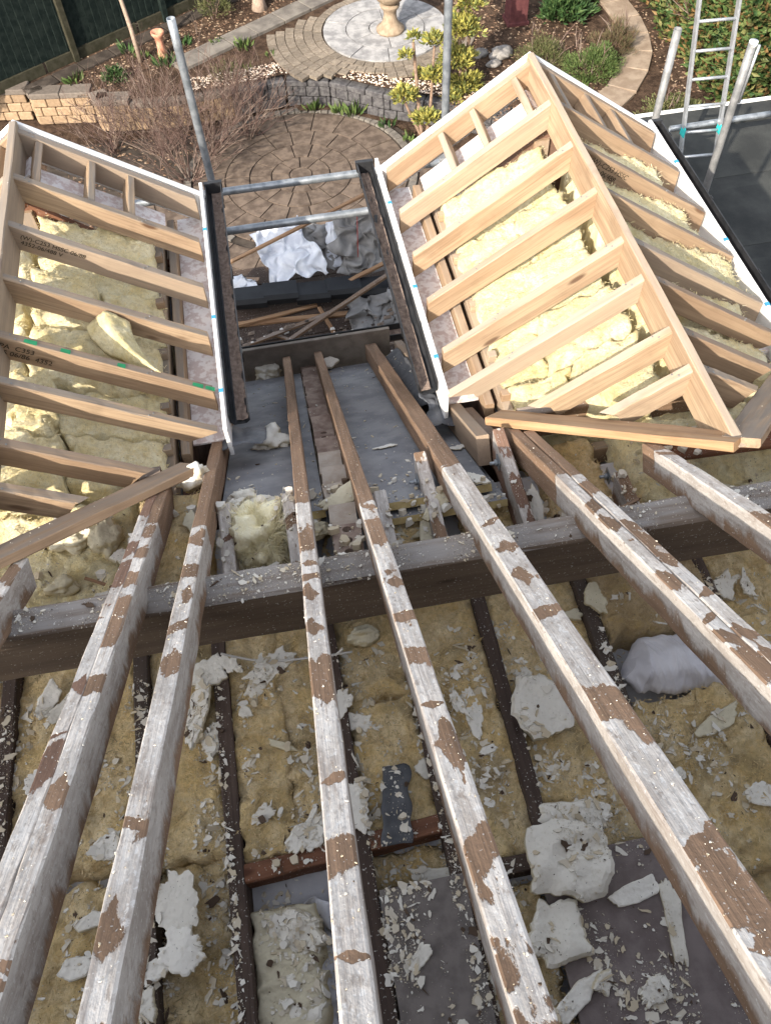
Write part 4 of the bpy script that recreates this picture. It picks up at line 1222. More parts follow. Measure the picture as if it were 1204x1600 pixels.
wire('cable', [(1.33, 2.08, 5.06), (1.37, 2.02, 5.08), (1.40, 1.92, 5.0)], .005, 'cable', 'white cable in the last bay beside the ridge foot')
wire('cable', [(.195, 2.35, 4.89), (.23, 2.10, 5.02), (.27, 1.95, 5.13), (.28, 1.80, 5.16), (.255, 1.75, 5.17)], .004, 'cable_grey', 'grey cable lying along the sloping board right of the second middle rafter')
wire('cable', [(-.42, 1.255, 5.30), (-.28, 1.23, 5.23), (-.10, 1.22, 5.21), (.02, 1.22, 5.20)], .004, 'cable', 'thin white stick passing under the middle rafter below the purlin')
for j, (a, b, lab) in enumerate([((-1.02, 1.50, 5.25), (-.70, 1.56, 5.27), 'upper of the split laths behind the purlin at the left'), ((-1.05, 1.48, 5.23), (-.70, 1.53, 5.25), 'lower of the split laths behind the purlin at the left'),
    ((-.36, 1.45, 5.27), (-.06, 1.50, 5.29), 'thin lath behind the purlin left of the middle rafter'), ((.60, 1.47, 5.3), (.84, 1.53, 5.33), 'split lath behind the purlin beside the doubled right rafter'),
    ((.90, 1.48, 5.31), (1.16, 1.56, 5.33), 'flat lath between the right-hand rafters behind the purlin'), ((-.92, 1.72, 5.19), (-.76, 1.62, 5.20), 'short stick on the insulation below the left valley board'),
    ((.02, 1.47, 5.28), (.16, 1.50, 5.32), 'little stick beside the perforated brick'), ((.30, 1.52, 5.22), (.46, 1.56, 5.24), 'short stick under the crossed foam strips')]):
    o = beam('lath', a, b, .012, .006, 'batten', None, nseg=4, jit=.001, ch=.001)
    tag(o, lab, 'lath', 'loose laths')
# grey pipe stub in the pleated insulation
pt = thing('pipe_stub', (1.12, 2.44, 5.02), 'small grey pipe stub standing in the pleated insulation', 'pipe')
vv, ff = [], []
for (r_, z_) in ((.020, 4.97), (.020, 5.085), (.015, 5.085), (.015, 5.0)):
    for j in range(16):
        vv.append((1.115 + r_ * cos(j * pi / 8) - (z_ - 5) * .15, 2.445 + r_ * sin(j * pi / 8) - (z_ - 5) * .3, z_))
for i in range(3):
    for j in range(16):
        ff.append((i * 16 + j, i * 16 + (j + 1) % 16, (i + 1) * 16 + (j + 1) % 16, (i + 1) * 16 + j))
ff.append(tuple(range(48, 64)))
link_mesh('pipe', vv, ff, 'galv_dull', pt, None, True)
# foam pieces on the sloping boards
def on_panel(x, y, lift=.006): return Vector((x, y, rz(y))) - ROOF_UP * (.135 - lift)
def panel_foam(x, y, sx, sy, rot, lab, mat='foam_white', th=.01, rag=.4):
    p = on_panel(x, y)
    o = foam_sheet(x, p.y, sx, sy, 0, lab, mat, th, rag=rag, z=p.z, lift=0)
    o.matrix_basis = Matrix.Translation(p) @ Matrix.Rotation(-radians(34.96), 4, 'X') @ Matrix.Rotation(rot, 4, 'Z')
panel_foam(.61, 1.90, .06, .15, .3, 'bluish-white foam flake at the top edge of the sloping board')
panel_foam(.635, 2.25, .085, .06, .3, 'small white foam scrap on the sloping board beside the right-hand gutter', th=.004, rag=.6)
panel_foam(.33, 2.40, .12, .035, .1, 'thin white foam sliver on the sloping board between the middle rafters', th=.004)
lump(-.19, 2.62, .085, 'white foam chunk on the grey sloping board left of the middle rafter', 'foam_white', (1.1, .85, .6), z=4.69, amp=.6)
lump(-.20, 3.98, .085, 'white foam chunk against the eaves board in the far left corner', 'foam_white', (1.0, .8, .8), z=3.72, amp=.6)
foam_sheet(.215, 3.95, .14, .10, .1, 'bluish foam sheet against the eaves board beside a rafter foot', 'foam_white', .02, z=3.80, rag=.15)

# ------------------------------------------------------------------ small flakes everywhere (uncountable)
bpy.context.view_layer.update()
DG = bpy.context.evaluated_depsgraph_get()
def flakes(n, xr, yr, top, smin, smax, seed, dens=None, ms=(3, 4, 5, 6), elr=(.3, 1), pw=5, rj=(.55, 1.1), keep=.07, thick=.12):
    rs = random.Random(seed)
    vs_, fs_ = [], []
    k_ = 0
    while k_ < n:
        x, y = rs.uniform(*xr), rs.uniform(*yr)
        if dens and rs.random() > dens(x, y): 
            k_ += .3
            continue
        k_ += 1
        hit, loc, nrm, *_ = scene.ray_cast(DG, Vector((x, y, top(y))), Vector((0, 0, -1)))
        if not hit or nrm.z < .35 or loc.z < 3.2: continue
        ontop = loc.z > rz(y) - .03
        if ontop and rs.random() > keep: continue
        s = smin + (smax - smin) * rs.random() ** pw
        if ontop: s = min(s, .0065)
        t1 = nrm.orthogonal().normalized()
        t2 = nrm.cross(t1)
        a0 = rs.uniform(0, 6.28)
        el = rs.uniform(*elr)
        m = rs.choice(ms)
        b = len(vs_)
        tl = nrm * rs.uniform(0, .35)
        th = nrm * (.0012 + min(s, .02 if thick < .2 else .05) * thick)
        ring = []
        for j in range(m):
            a = 2 * pi * j / m + rs.uniform(-.3, .3)
            rr = s * .5 * rs.uniform(*rj)
            u, v = rr * cos(a), rr * sin(a) * el
            p = t1 * (u * cos(a0) - v * sin(a0)) + t2 * (u * sin(a0) + v * cos(a0))
            ring.append(loc + p + tl * u + nrm * .001)
        vs_ += [tuple(p) for p in ring] + [tuple(p + th) for p in ring]
        fs_.append(tuple(range(b + m, b + 2 * m)))
        for j in range(m):
            fs_.append((b + j, b + (j + 1) % m, b + m + (j + 1) % m, b + m + j))
    return vs_, fs_
def merge(lst):
    V_, F_ = [], []
    for v, f in lst:
        b = len(V_)
        V_ += v
        F_ += [tuple(i + b for i in q) for q in f]
    return V_, F_
under = lambda y: rz(y) + .06
def dn(x, y):
    near = max(math.exp(-((x - j_) / .035) ** 2) for j_ in (-1.17, -.715, -.445, -.052, .219, .503, .885, 1.33))
    return .05 + .55 * near * (y < 1.35) + .85 * max(0, min(1, .42 + 1.9 * mnoise.noise(Vector((x * 5, y * 5, 2))) + .9 * mnoise.noise(Vector((x * 17, y * 17, 5)))))
v_, f_ = merge([
    flakes(12500, (-1.3, 1.6), (-.2, 1.36), under, .0025, .02, 1, dn),
    flakes(420, (-1.2, 1.6), (-.2, 1.30), under, .012, .045, 8, dn),
    flakes(3000, (-.7, .2), (.0, .75), under, .003, .03, 2, dn),
    flakes(5200, (-.1, 1.0), (-.2, .55), under, .0025, .016, 3, dn),
    flakes(3600, (-1.2, 1.9), (1.3, 1.95), under, .002, .016, 4, dn),
    flakes(34000, (-1.3, 1.6), (-.2, 1.36), under, .0018, .007, 11, dn),
    flakes(6000, (-1.2, 1.9), (1.2, 1.95), under, .0018, .007, 12, dn),
    flakes(4600, (-1.25, 1.5), (-.2, 1.25), under, .012, .055, 13, dn, (8, 9, 10, 11), (.12, .75), 2.0, (.35, 1.15), 0),
    flakes(900, (-.75, .75), (.3, 1.25), under, .012, .06, 15, dn, (8, 9, 10, 11), (.12, .75), 2.0, (.35, 1.15), 0),
    flakes(1100, (-1.2, 1.9), (1.30, 2.0), under, .008, .05, 14, dn, (8, 9, 10, 11), (.12, .75), 2.0, (.35, 1.15), 0),
    flakes(520, (-1.2, 1.7), (1.40, 1.95), under, .012, .05, 17, dn, (6, 7, 8), (.5, 1), 1.6, (.6, 1.1), 0, .5),
    flakes(220, (-.75, .6), (-.1, 1.2), under, .010, .035, 18, dn, (6, 7, 8), (.5, 1), 1.6, (.6, 1.1), 0, .5),
    flakes(160, (-.4, .66), (1.9, 3.95), under, .010, .04, 16, None, (8, 9, 10, 11), (.12, .75), 3.0, (.35, 1.15), 0),
    flakes(400, (-.4, .7), (1.9, 3.95), under, .003, .014, 5),
    flakes(500, (-1.2, -.36), (2.0, 4.1), lambda y: 5.9, .003, .012, 6),
    flakes(500, (.6, 2.3), (1.6, 4.1), lambda y: 5.9, .003, .012, 7)])
o = link_mesh('foam_flakes', v_, f_, 'flake', None)
tag(o, 'tiny white and cream foam flakes scattered over timbers, boards and insulation', 'flakes', None, 'stuff')

# ------------------------------------------------------------------ scaffold
SC = 'galvanised scaffold tubes'
def pole(a, b, label, mat='galv', r=.0242, cap=True):
    a, b = Vector(a), Vector(b)
    x, y, z = frame(b - a, Vector((1, .3, .2)))
    t = thing('scaffold_tube', a, label, 'scaffold tube', SC)
    n, seg = 8, 16
    vs_, fs_ = [], []
    L = (b - a)
    for rr, rev in ((r, 0), (r - .004, 1)):
        for i in range(n + 1):
            p = a + L * (i / n)
            for j in range(seg):
                q = 2 * pi * j / seg
                vs_.append(tuple(p + y * rr * cos(q) + z * rr * sin(q)))
    N = (n + 1) * seg
    for i in range(n):
        for j in range(seg):
            A, B = i * seg + j, i * seg + (j + 1) % seg
            fs_.append((A, B, B + seg, A + seg))
            fs_.append((N + A, N + A + seg, N + B + seg, N + B))
    for j in range(seg):
        A, B = j, (j + 1) % seg
        fs_.append((A, N + A, N + B, B))
        fs_.append((n * seg + A, n * seg + B, N + n * seg + B, N + n * seg + A))
    link_mesh('tube', vs_, fs_, mat, t, None, True)
    return t
pole((-.335, 4.86, 4.42), (-.355, 4.86, 5.66), 'upright scaffold tube rising behind the left-hand gutter end')
pole((1.185, 4.86, 0), (1.185, 4.86, 6.3), 'upright scaffold tube behind the right-hand dormer, leaving the top of the picture', 'galv')
pole((2.55, 4.72, 0), (2.55, 4.72, 5.32), 'short upright scaffold tube left of the aluminium ladder', 'galv_dull')
pp = pole((2.86, 4.38, 2.3), (2.86, 4.40, 5.36), 'upright scaffold tube right of the aluminium ladder', 'galv_dull')
tube('tube_cap', [(2.862, 4.40, 5.34), (2.864, 4.40, 5.37)], .0255, 'upvc_white', pp, 14)
tube('putlog_blade', [(2.905, 4.40, 5.34), (2.895, 4.40, 5.0)], .009, 'alu', pp, 8)
pole((-1.9, 4.83, 4.60), (2.2, 4.80, 4.60), 'upper horizontal scaffold rail between the two dormers')
pole((-1.9, 4.44, 4.58), (2.2, 4.42, 4.60), 'lower horizontal scaffold rail between the two dormers')
# couplers
for (cx_, cy_, cz_, nm) in ((-.34, 4.845, 4.60, 'scaffold coupler on the left upright below the gutter'), (1.185, 4.83, 4.60, 'scaffold coupler on the upright behind the right-hand dormer')):
    t = thing('scaffold_coupler', (cx_, cy_, cz_), nm, 'coupler')
    box('clamp', (cx_ - .045, cy_ - .045, cz_ - .035), (cx_ + .045, cy_ + .045, cz_ + .035), 'galv_dull', t, .008)
    tube('clamp_bolt', [(cx_ + .05, cy_ - .05, cz_), (cx_ + .05, cy_ + .05, cz_)], .009, 'galv', t, 6)
# working platform below the eaves
PZ = 3.0
for j in range(8):
    y0 = 4.62 + j * .232
    o = box('scaffold_board', (-2.2, y0, PZ - .04), (2.4, y0 + .225, PZ), 'dark_wood', None, .004)
    tag(o, ['scaffold board closest to the eaves', 'second scaffold board out from the eaves', 'third scaffold board out from the eaves', 'fourth scaffold board out from the eaves', 'fifth scaffold board out from the eaves', 'sixth scaffold board out from the eaves under the membrane', 'seventh scaffold board out from the eaves', 'outermost scaffold board above the patio'][j], 'scaffold board', 'scaffold boards of the eaves platform')
    if j == 5: break
# eaves gutter filled with debris
g = thing('eaves_gutter', (.14, 4.1, 3.8), 'black eaves gutter full of foam crumbs between the dormers', 'gutter')
pr = [(4.05, 3.87), (4.05, 3.82), (4.075, 3.795), (4.125, 3.795), (4.15, 3.82), (4.154, 3.875), (4.148, 3.875), (4.145, 3.822), (4.122, 3.80), (4.078, 3.80), (4.056, 3.822), (4.056, 3.87)]
n = len(pr)
link_mesh('channel', [(-.5, a, b) for a, b in pr] + [(.75, a, b) for a, b in pr], [(i, (i + 1) % n, n + (i + 1) % n, n + i) for i in range(n)] + [tuple(range(n)), tuple(reversed(range(n, 2 * n)))], 'gutter_black', g)
box('silt', (-.5, 4.06, 3.802), (.75, 4.142, 3.83), 'silt', g)
GF = 'foam crumbs in the eaves gutter'
for j, (x, r_, lab) in enumerate([(-.30, .025, 'leftmost foam crumb in the eaves gutter'), (-.20, .02, 'second foam crumb from the left in the eaves gutter'), (-.12, .028, 'third foam crumb from the left in the eaves gutter'), (.03, .042, 'round foam crumb in the middle of the eaves gutter'), (.11, .026, 'small foam crumb right of the round one in the eaves gutter'), (.30, .05, 'large foam heap in the eaves gutter right of centre'), (.36, .034, 'foam crumb beside the large heap in the eaves gutter'), (.60, .03, 'foam crumb in the eaves gutter near the right-hand gutter')]):
    lump(x, 4.10, r_, lab, 'foam_white', (1.3, .9, .8), z=3.83, group=GF, seed=j + 3, sub=3)
# loose battens
BT = 'loose roofing battens on the scaffold platform'
for a, b, w_, d_, lab in [
    ((-.55, 5.62, 3.35), (.95, 6.05, 3.62), .030, .018, 'long thin batten slanting up across the scaffold rails'),
    ((-.55, 5.60, 3.05), (-.05, 5.50, 3.07), .045, .02, 'short batten left of the white membrane'),
    ((-.50, 5.86, 3.06), (-.20, 5.72, 3.10), .05, .025, 'stub of batten behind the white membrane'),
    ((.40, 5.40, 3.16), (1.0, 5.62, 3.22), .038, .02, 'light batten in front of the grey membrane roll'),
    ((-.60, 5.32, 3.02), (.60, 5.24, 3.02), .05, .022, 'flat batten just below the black plastic strip'),
    ((-.60, 5.25, 3.045), (.25, 5.38, 3.045), .035, .02, 'second flat batten below the black plastic strip'),
    ((-.50, 4.98, 3.06), (.35, 5.22, 3.08), .034, .02, 'pale batten running under the dark crossing batten'),
    ((-.22, 4.86, 3.08), (1.0, 5.46, 3.25), .036, .022, 'dark weathered batten crossing over the black plastic strip'),
    ((.26, 5.32, 3.06), (.38, 4.86, 3.03), .03, .018, 'short batten pointing towards the eaves'),
    ((-.16, 5.14, 3.02), (.14, 4.92, 3.03), .028, .018, 'broken batten piece lying in the dark under the others')]:
    tag(beam('batten', a, b, w_, d_, 'old_wood' if 'dark' in lab or 'broken' in lab else 'batten', None, nseg=8, jit=.002, ch=.002, warp=.003), lab, 'batten', BT)
# black plastic verge strip
st = thing('verge_strip', (.2, 5.5, 3.1), 'row of overlapping black plastic verge caps lying along the platform', 'verge strip')
for j in range(5):
    u = j / 5
    cxx = -.44 + 1.32 * u
    zz = 3.08 + .016 * (j % 2)
    yb = 5.52 - .13 * u
    h = .10
    if j % 2: yb += .012
    sec = [(-.115, .0), (-.11, .045), (-.08, .075), (.08, .075), (.11, .045), (.115, .0)]
    L = .285
    vs_ = [(cxx, yb + a * (1 - .04), zz + b) for a, b in sec] + [(cxx + L, yb - .026 + a, zz + b + .006) for a, b in sec]
    m_ = len(sec)
    fs_ = [(i, i + 1, m_ + i + 1, m_ + i) for i in range(m_ - 1)] + [(0, m_, 2 * m_ - 1, m_ - 1), tuple(range(m_)), tuple(reversed(range(m_, 2 * m_)))]
    link_mesh('verge_cap', vs_, fs_, 'plastic_black', st)
cloth('membrane_sheet', [(-.10, 5.62, 3.14), (.40, 5.60, 3.18), (.22, 6.05, 3.42), (-.22, 6.05, 3.32)], 64, 56, 'membrane', .05, 5, 'white crumpled roofing membrane draped behind the black strip', 'membrane', 4)
cloth('membrane_sheet', [(.20, 5.80, 3.12), (.50, 5.70, 3.10), (.52, 6.0, 3.30), (.20, 6.1, 3.38)], 40, 40, 'membrane_grey', .06, 6, 'grey underside of membrane folded behind the white sheet', 'membrane', 14)
cloth('membrane_sheet', [(.48, 5.62, 3.12), (.95, 5.55, 3.14), (.90, 5.90, 3.50), (.52, 6.0, 3.45)], 50, 44, 'membrane_grey', .07, 5, 'grey membrane roll with a red printed line beside the right-hand gutter', 'membrane', 24)
tube('red_line', [(.66 + .05 * t, 5.66 + .26 * t, 3.23 + .27 * t) for t in (0, .5, 1)], .004, 'red_print', bpy.data.objects['membrane_sheet.002'], 6)
cloth('membrane_sheet', [(.40, 5.72, 3.12), (.52, 5.70, 3.12), (.56, 5.98, 3.40), (.44, 6.0, 3.36)], 8, 12, 'membrane', .03, 6, 'white flap of membrane between the two grey folds', 'membrane', 34)
cloth('membrane_sheet', [(-.46, 5.50, 3.05), (-.24, 5.48, 3.06), (-.22, 5.72, 3.16), (-.44, 5.74, 3.12)], 10, 10, 'membrane', .05, 8, 'small white membrane scrap at the left end of the black strip', 'membrane', 44)
cloth('membrane_sheet', [(.45, 5.02, 3.05), (1.0, 4.95, 3.08), (1.0, 5.28, 3.18), (.50, 5.30, 3.10)], 44, 36, 'membrane_grey', .06, 6, 'dull grey membrane heap below the black strip at its right end', 'membrane', 54)
bpy.context.view_layer.update()
DG = bpy.context.evaluated_depsgraph_get()
rs = random.Random(5)
v_, f_ = [], []
for _ in range(420):
    x, y = rs.uniform(-.5, 1.0), rs.uniform(4.65, 5.2)
    if rs.random() < (y - 4.65) * .6: continue
    s = rs.uniform(.008, .05) * (1 if rs.random() < .3 else .5)
    b = len(v_)
    hit, loc, *_r = scene.ray_cast(DG, Vector((x, y, 3.6)), Vector((0, 0, -1)))
    if not hit or loc.z > 3.09: continue
    for (dx, dy, dz) in ((-1, -.6, 0), (1, -.5, .1), (.8, .7, .3), (-.9, .5, .2)):
        v_.append((x + dx * s * rs.uniform(.5, 1), y + dy * s * rs.uniform(.5, 1), loc.z + .004 + dz * s))
    v_.append((x, y, loc.z + s * .6))
    f_ += [(b, b + 1, b + 4), (b + 1, b + 2, b + 4), (b + 2, b + 3, b + 4), (b + 3, b, b + 4)]
k = NT('rubble', .95, .1)
r_ = k.island()
c = k.mix(k.math('GREATER_THAN', r_, .45), (.06, .05, .045), (.20, .16, .13))
c = k.mix(k.math('GREATER_THAN', r_, .78), c, (.66, .64, .6))
k.color(c)
M['rubble'] = k.m
tag(link_mesh('rubble', v_, f_, 'rubble'), 'small rubble and crumbs on the scaffold platform', 'rubble', None, 'stuff')

# ------------------------------------------------------------------ flat roof extension and ladder
FZ = 2.3
ex = thing('flat_roof_extension', (5.2, 6.0, 0), 'felted flat roof extension with white edge trim at the right', 'extension')
box('deck', (3.62, 3.9, FZ - .15), (8.5, 8.42, FZ), 'roof_felt', ex)
box('wall', (3.75, 3.9, 0), (8.3, 8.25, FZ - .16), 'render_wall', ex)
box('edge_trim', (4.20, 8.425, FZ - .16), (8.5, 8.475, FZ + .045), 'upvc_white', ex, .004)
box('edge_trim', (3.57, 3.9, FZ - .16), (3.615, 8.475, FZ + .045), 'upvc_white', ex, .004)
box('edge_trim', (3.62, 8.425, FZ - .16), (4.195, 8.475, FZ + .044), 'upvc_white', ex, .004)
for yy in (5.0, 6.1, 7.2):
    box('felt_lap', (3.63, yy, FZ), (8.45, yy + .9, FZ + .004), 'roof_felt', ex)
box('felt_upstand', (3.63, 8.12, FZ + .004), (8.45, 8.42, FZ + .03), 'roof_felt', ex)
def ladder():
    t = thing('ladder', (4.5, 7.3, FZ), 'aluminium ladder standing on the flat roof, leaving the top of the picture', 'ladder')
    A = Vector((4.335, 7.35, 2.80)); B = Vector((4.715, 7.32, 2.80))
    dr_ = Vector((4.17, 7.60, 4.30)) - A
    dr_ = Vector((-.115, .165, 1.2)).normalized()
    def at(P, z): return P + dr_ * ((z - P.z) / dr_.z)
    for P in (A, B):
        q0, q1 = at(P, FZ + .02), at(P, 6.6)
        stl = beam('stile', q0, q1, .026, .065, 'alu', t, up=(0, -1, .1), nseg=6, jit=0, ch=.004)
        box('ladder_clip', tuple(at(P, 2.80) + Vector((-.016, -.02, -.05))), tuple(at(P, 2.80) + Vector((.0, .072, .05))), 'teal', stl, .004)
    z = 2.52
    while z < 6.5:
        tube('rung', [at(A, z) + Vector((0, .03, 0)), at(B, z) + Vector((0, .03, 0))], .015, 'alu', t, 8)
        z += .262
    return t
ladder()
pole((4.22, 7.46, 2.79), (5.28, 7.42, 2.83), 'horizontal scaffold tube behind the foot of the ladder', 'galv', .03)

# ------------------------------------------------------------------ garden terrace
WALLPTS = [(-6.5, 14.75), (-3.62, 14.22), (-3.56, 14.05), (-2.58, 13.88), (-2.50, 13.60), (-1.95, 13.50), (-1.2, 13.42), (-.3, 13.50), (.6, 13.62), (1.3, 13.42), (2.1, 12.85), (3.0, 12.35), (4.2, 11.7), (5.2, 10.9), (9.0, 10.2)]
TZ = .50
tp = [(x, y + .10) for x, y in WALLPTS]
sheet('garden_terrace', tp + [(60, 10), (60, 90), (-60, 90), (-60, 16)], TZ, 'soil')

def wall_run(pts, name, label, mat, cap, courses, ch, bl, depth, zbase=0.0, caplen=.46):
    t = thing(name, (*pts[0], 0), label, 'wall')
    seg = []
    for a, b in zip(pts, pts[1:]):
        a, b = Vector((*a, 0)), Vector((*b, 0))
        seg.append((a, b))
    cache = {}
    def put(nm, p, d, L, dep, h, m, z):
        key = (round(L, 2), dep, h, m)
        if key not in cache:
            bm = bmesh.new()
            bmesh.ops.create_cube(bm, size=1)
            for v in bm.verts: v.co = Vector((v.co.x * L, v.co.y * dep, v.co.z * h))
            bmesh.ops.bevel(bm, geom=list(bm.edges), offset=.012, segments=1, affect='EDGES')
            me = bpy.data.meshes.new(nm); bm.to_mesh(me); bm.free(); me.materials.append(M[m])
            cache[key] = me
        ang = atan2(d.y, d.x) + random.uniform(-.02, .02)
        nv = Vector((-d.y, d.x, 0))
        q = p + nv * (dep / 2 + random.uniform(-.006, .008))
        link_data(nm, cache[key], t, Matrix.Translation((q.x, q.y, z)) @ Matrix.Rotation(ang, 4, 'Z'))
    for a, b in seg:
        d = (b - a); L = d.length; d.normalize()
        for c_ in range(courses):
            off = -(bl / 2) * (c_ % 2)
            s = off
            while s < L - .02:
                s0, s1 = max(s, 0), min(s + bl, L)
                if s1 - s0 > .05:
                    put('block', a + d * (s0 + s1) / 2, d, round(s1 - s0 - .012, 2), depth, ch - .012, mat, zbase + ch * (c_ + .5))
                s += bl
        if cap:
            n = max(1, round(L / caplen))
            for i in range(n):
                put('cap_stone', a + d * L * (i + .5) / n - Vector((-d.y, d.x, 0)) * .02, d, round(L / n - .012, 2), depth + .08, .09, cap, zbase + ch * courses + .045)
    return t
wall_run(WALLPTS[0:6], 'retaining_wall', 'tan block retaining wall stepping down at the left of the garden', 'block_tan', 'block_cap', 3, .15, .24, .2)
wall_run(WALLPTS[5:8], 'retaining_wall', 'low tan retaining wall behind the bare twiggy shrubs', 'block_tan', 'block_cap', 2, .19, .24, .2)
wall_run(WALLPTS[7:13], 'retaining_wall', 'low dark stone edge curving below the pale gravel strip', 'slate', 'slate', 2, .18, .22, .14, caplen=.3)

# fence
def fence():
    A, B = Vector((-6.2, 12.85 + .05, 0)), Vector((1.9, 18.0, 0))
    A = Vector((-3.84, 14.40, 0)) + (Vector((-3.84, 14.40, 0)) - Vector((-.66, 16.42, 0))) * .8
    B = Vector((-.66, 16.42, 0)) + (Vector((-.66, 16.42, 0)) - Vector((-3.84, 14.40, 0))) * .9
    d = (B - A); L = d.length; d.normalize()
    nv = Vector((d.y, -d.x, 0))
    t = thing('garden_fence', (A.x, A.y, TZ), 'dark green vertical-board garden fence with a mossy base board', 'fence')
    ang = atan2(d.y, d.x)
    bw = .125
    bm = bmesh.new(); bmesh.ops.create_cube(bm, size=1)
    for v in bm.verts: v.co = Vector((v.co.x * (bw + .012), v.co.y * .018, v.co.z * 1.72))
    bmesh.ops.bevel(bm, geom=list(bm.edges), offset=.003, segments=1, affect='EDGES')
    me = bpy.data.meshes.new('board'); bm.to_mesh(me); bm.free(); me.materials.append(M['fence_green'])
    n = int(L / bw)
    for i in range(n):
        p = A + d * (bw * (i + .5)) + nv * random.uniform(.0, .01)
        link_data('board', me, t, Matrix.Translation((p.x, p.y, TZ + .17 + .86)) @ Matrix.Rotation(ang + (.075), 4, 'Z') @ Matrix.Rotation(random.uniform(-.006, .006), 4, 'Y'))
    i = 0
    s = .55
    while s < L:
        p = A + d * s + nv * .05
        o = box('post', (-.05, -.05, 0), (.05, .05, 1.9), 'fence_green' if i % 2 else 'fence_base', t, .004)
        o.matrix_basis = Matrix.Translation((p.x, p.y, TZ + .95)) @ Matrix.Rotation(ang, 4, 'Z')
        s += 1.83; i += 1
    s = 0
    while s < L:
        p = A + d * (s + .9) + nv * .03
        o = box('base_board', (-.89, -.02, -.085), (.89, .02, .085), 'fence_base', t, .003)
        o.matrix_basis = Matrix.Translation((p.x, p.y, TZ + .085)) @ Matrix.Rotation(ang, 4, 'Z')
        s += 1.83
fence()

# ------------------------------------------------------------------ paving
def arc_slab(r0, r1, a0, a1, z, th, gap, mat, par, name, cxy, n=None):
    n = n or max(1, int((a1 - a0) * r1 / .12))
    if r0 <= 0:
        n = 20
        top = [(r1 * cos(2 * pi * i / n), r1 * sin(2 * pi * i / n)) for i in range(n)]
    else:
        g0, g1 = gap / 2 / r0, gap / 2 / r1
        top = [((r1 - gap / 2) * cos(a0 + g1 + (a1 - a0 - 2 * g1) * i / n), (r1 - gap / 2) * sin(a0 + g1 + (a1 - a0 - 2 * g1) * i / n)) for i in range(n + 1)]
        top += [((r0 + gap / 2) * cos(a1 - g0 - (a1 - a0 - 2 * g0) * i / n), (r0 + gap / 2) * sin(a1 - g0 - (a1 - a0 - 2 * g0) * i / n)) for i in range(n + 1)]
    m_ = len(top)
    mx, my = sum(p[0] for p in top) / m_, sum(p[1] for p in top) / m_
    tx, ty = random.uniform(-.012, .012), random.uniform(-.012, .012)
    vs_ = [(a - mx, b - my, (a - mx) * tx + (b - my) * ty) for a, b in top] + [(a - mx, b - my, -th) for a, b in top]
    fs_ = [tuple(range(m_)), tuple(reversed(range(m_, 2 * m_)))] + [(i, m_ + i, m_ + (i + 1) % m_, (i + 1) % m_) for i in range(m_)]
    return link_mesh(name, vs_, fs_, mat, par, Matrix.Translation((cxy[0] + mx, cxy[1] + my, z + random.uniform(-.004, .004))))
pc = thing('circular_patio', (.56, 11.66, 0), 'round brown stone patio of wedge slabs below the dormers', 'patio')
C0 = (.56, 11.66)
arc_slab(0, .17, 0, 0, .03, .05, .03, 'slab_brown', pc, 'slab', C0)
for (r0, r1, n_, sh) in ((.18, .46, 9, .1), (.46, .80, 14, .3), (.80, 1.18, 18, .2), (1.18, 1.68, 20, .05), (1.84, 2.3, 24, .1), (2.3, 2.8, 28, .3)):
    for i in range(n_):
        a0 = 2 * pi * i / n_ + sh; a1 = 2 * pi * (i + 1) / n_ + sh
        am = (a0 + a1) / 2
        if r0 > 1.8 and (sin(am) > .18): continue
        arc_slab(r0, r1, a0, a1, .03, .05, .018, 'slab_brown', pc, 'slab', C0)
for i in range(96):
    a0 = 2 * pi * i / 96; a1 = 2 * pi * (i + 1) / 96
    if sin(a0) < -.75: continue
    arc_slab(1.70, 1.83, a0, a1, .045, .06, .016, 'slab_concrete', pc, 'edge_sett', C0, 1)
uc = thing('circular_terrace', (2.48, 14.72, TZ), 'round pale grey stone terrace around the urn', 'terrace')
C1 = (2.48, 14.72)
arc_slab(0, .27, 0, 0, TZ + .045, .05, .03, 'slab_grey', uc, 'slab', C1)
for (r0, r1, n_, sh) in ((.28, .68, 6, .5), (.68, 1.08, 10, .2)):
    for i in range(n_):
        arc_slab(r0, r1, 2 * pi * i / n_ + sh, 2 * pi * (i + 1) / n_ + sh, TZ + .04, .05, .012, 'slab_grey', uc, 'slab', C1)
for q, (r0, r1, n_) in enumerate(((1.10, 1.26, 46), (1.26, 1.42, 52), (1.42, 1.58, 58), (1.58, 1.74, 62), (1.74, 1.90, 66), (1.90, 2.06, 70))):
    for i in range(n_):
        a0 = 2 * pi * (i + q * .5) / n_; a1 = a0 + 2 * pi / n_
        am = (a0 + a1) / 2
        x_, y_ = C1[0] + r1 * cos(am), C1[1] + r1 * sin(am)
        lim = (14.51 + (x_ + .44) * .626) - .1
        if y_ > lim and x_ < 3.2: continue
        if x_ > 3.1 + .15 * q and y_ > 14.0: continue
        if y_ < 13.30 - .40 * max(0, x_ - 1.6) + .12 or (r0 > 1.5 and x_ > 1.95): continue
        arc_slab(r0, r1, a0, a1, TZ + .03, .05, .012, 'sett', uc, 'sett', C1, 1)
# straight coping path along the bed
cp = thing('coping_path', (.6, 15.1, TZ), 'straight grey flagstone edging running past the round terrace', 'path')
A, B = Vector((-1.05, 14.17, 0)), Vector((3.1, 16.80, 0))
d = (B - A).normalized(); L = (B - A).length; nv = Vector((-d.y, d.x, 0))
s = 0
while s < L:
    l_ = random.uniform(.5, .75)
    p = A + d * (s + l_ / 2) + nv * .2
    o = box('flagstone', (-l_ / 2 + .008, -.2, -.03), (l_ / 2 - .008, .2, .03), 'slab_concrete', cp, .006)
    o.matrix_basis = Matrix.Translation((p.x, p.y, TZ + .025 + random.uniform(-.004, .004))) @ Matrix.Rotation(atan2(d.y, d.x), 4, 'Z')
    s += l_
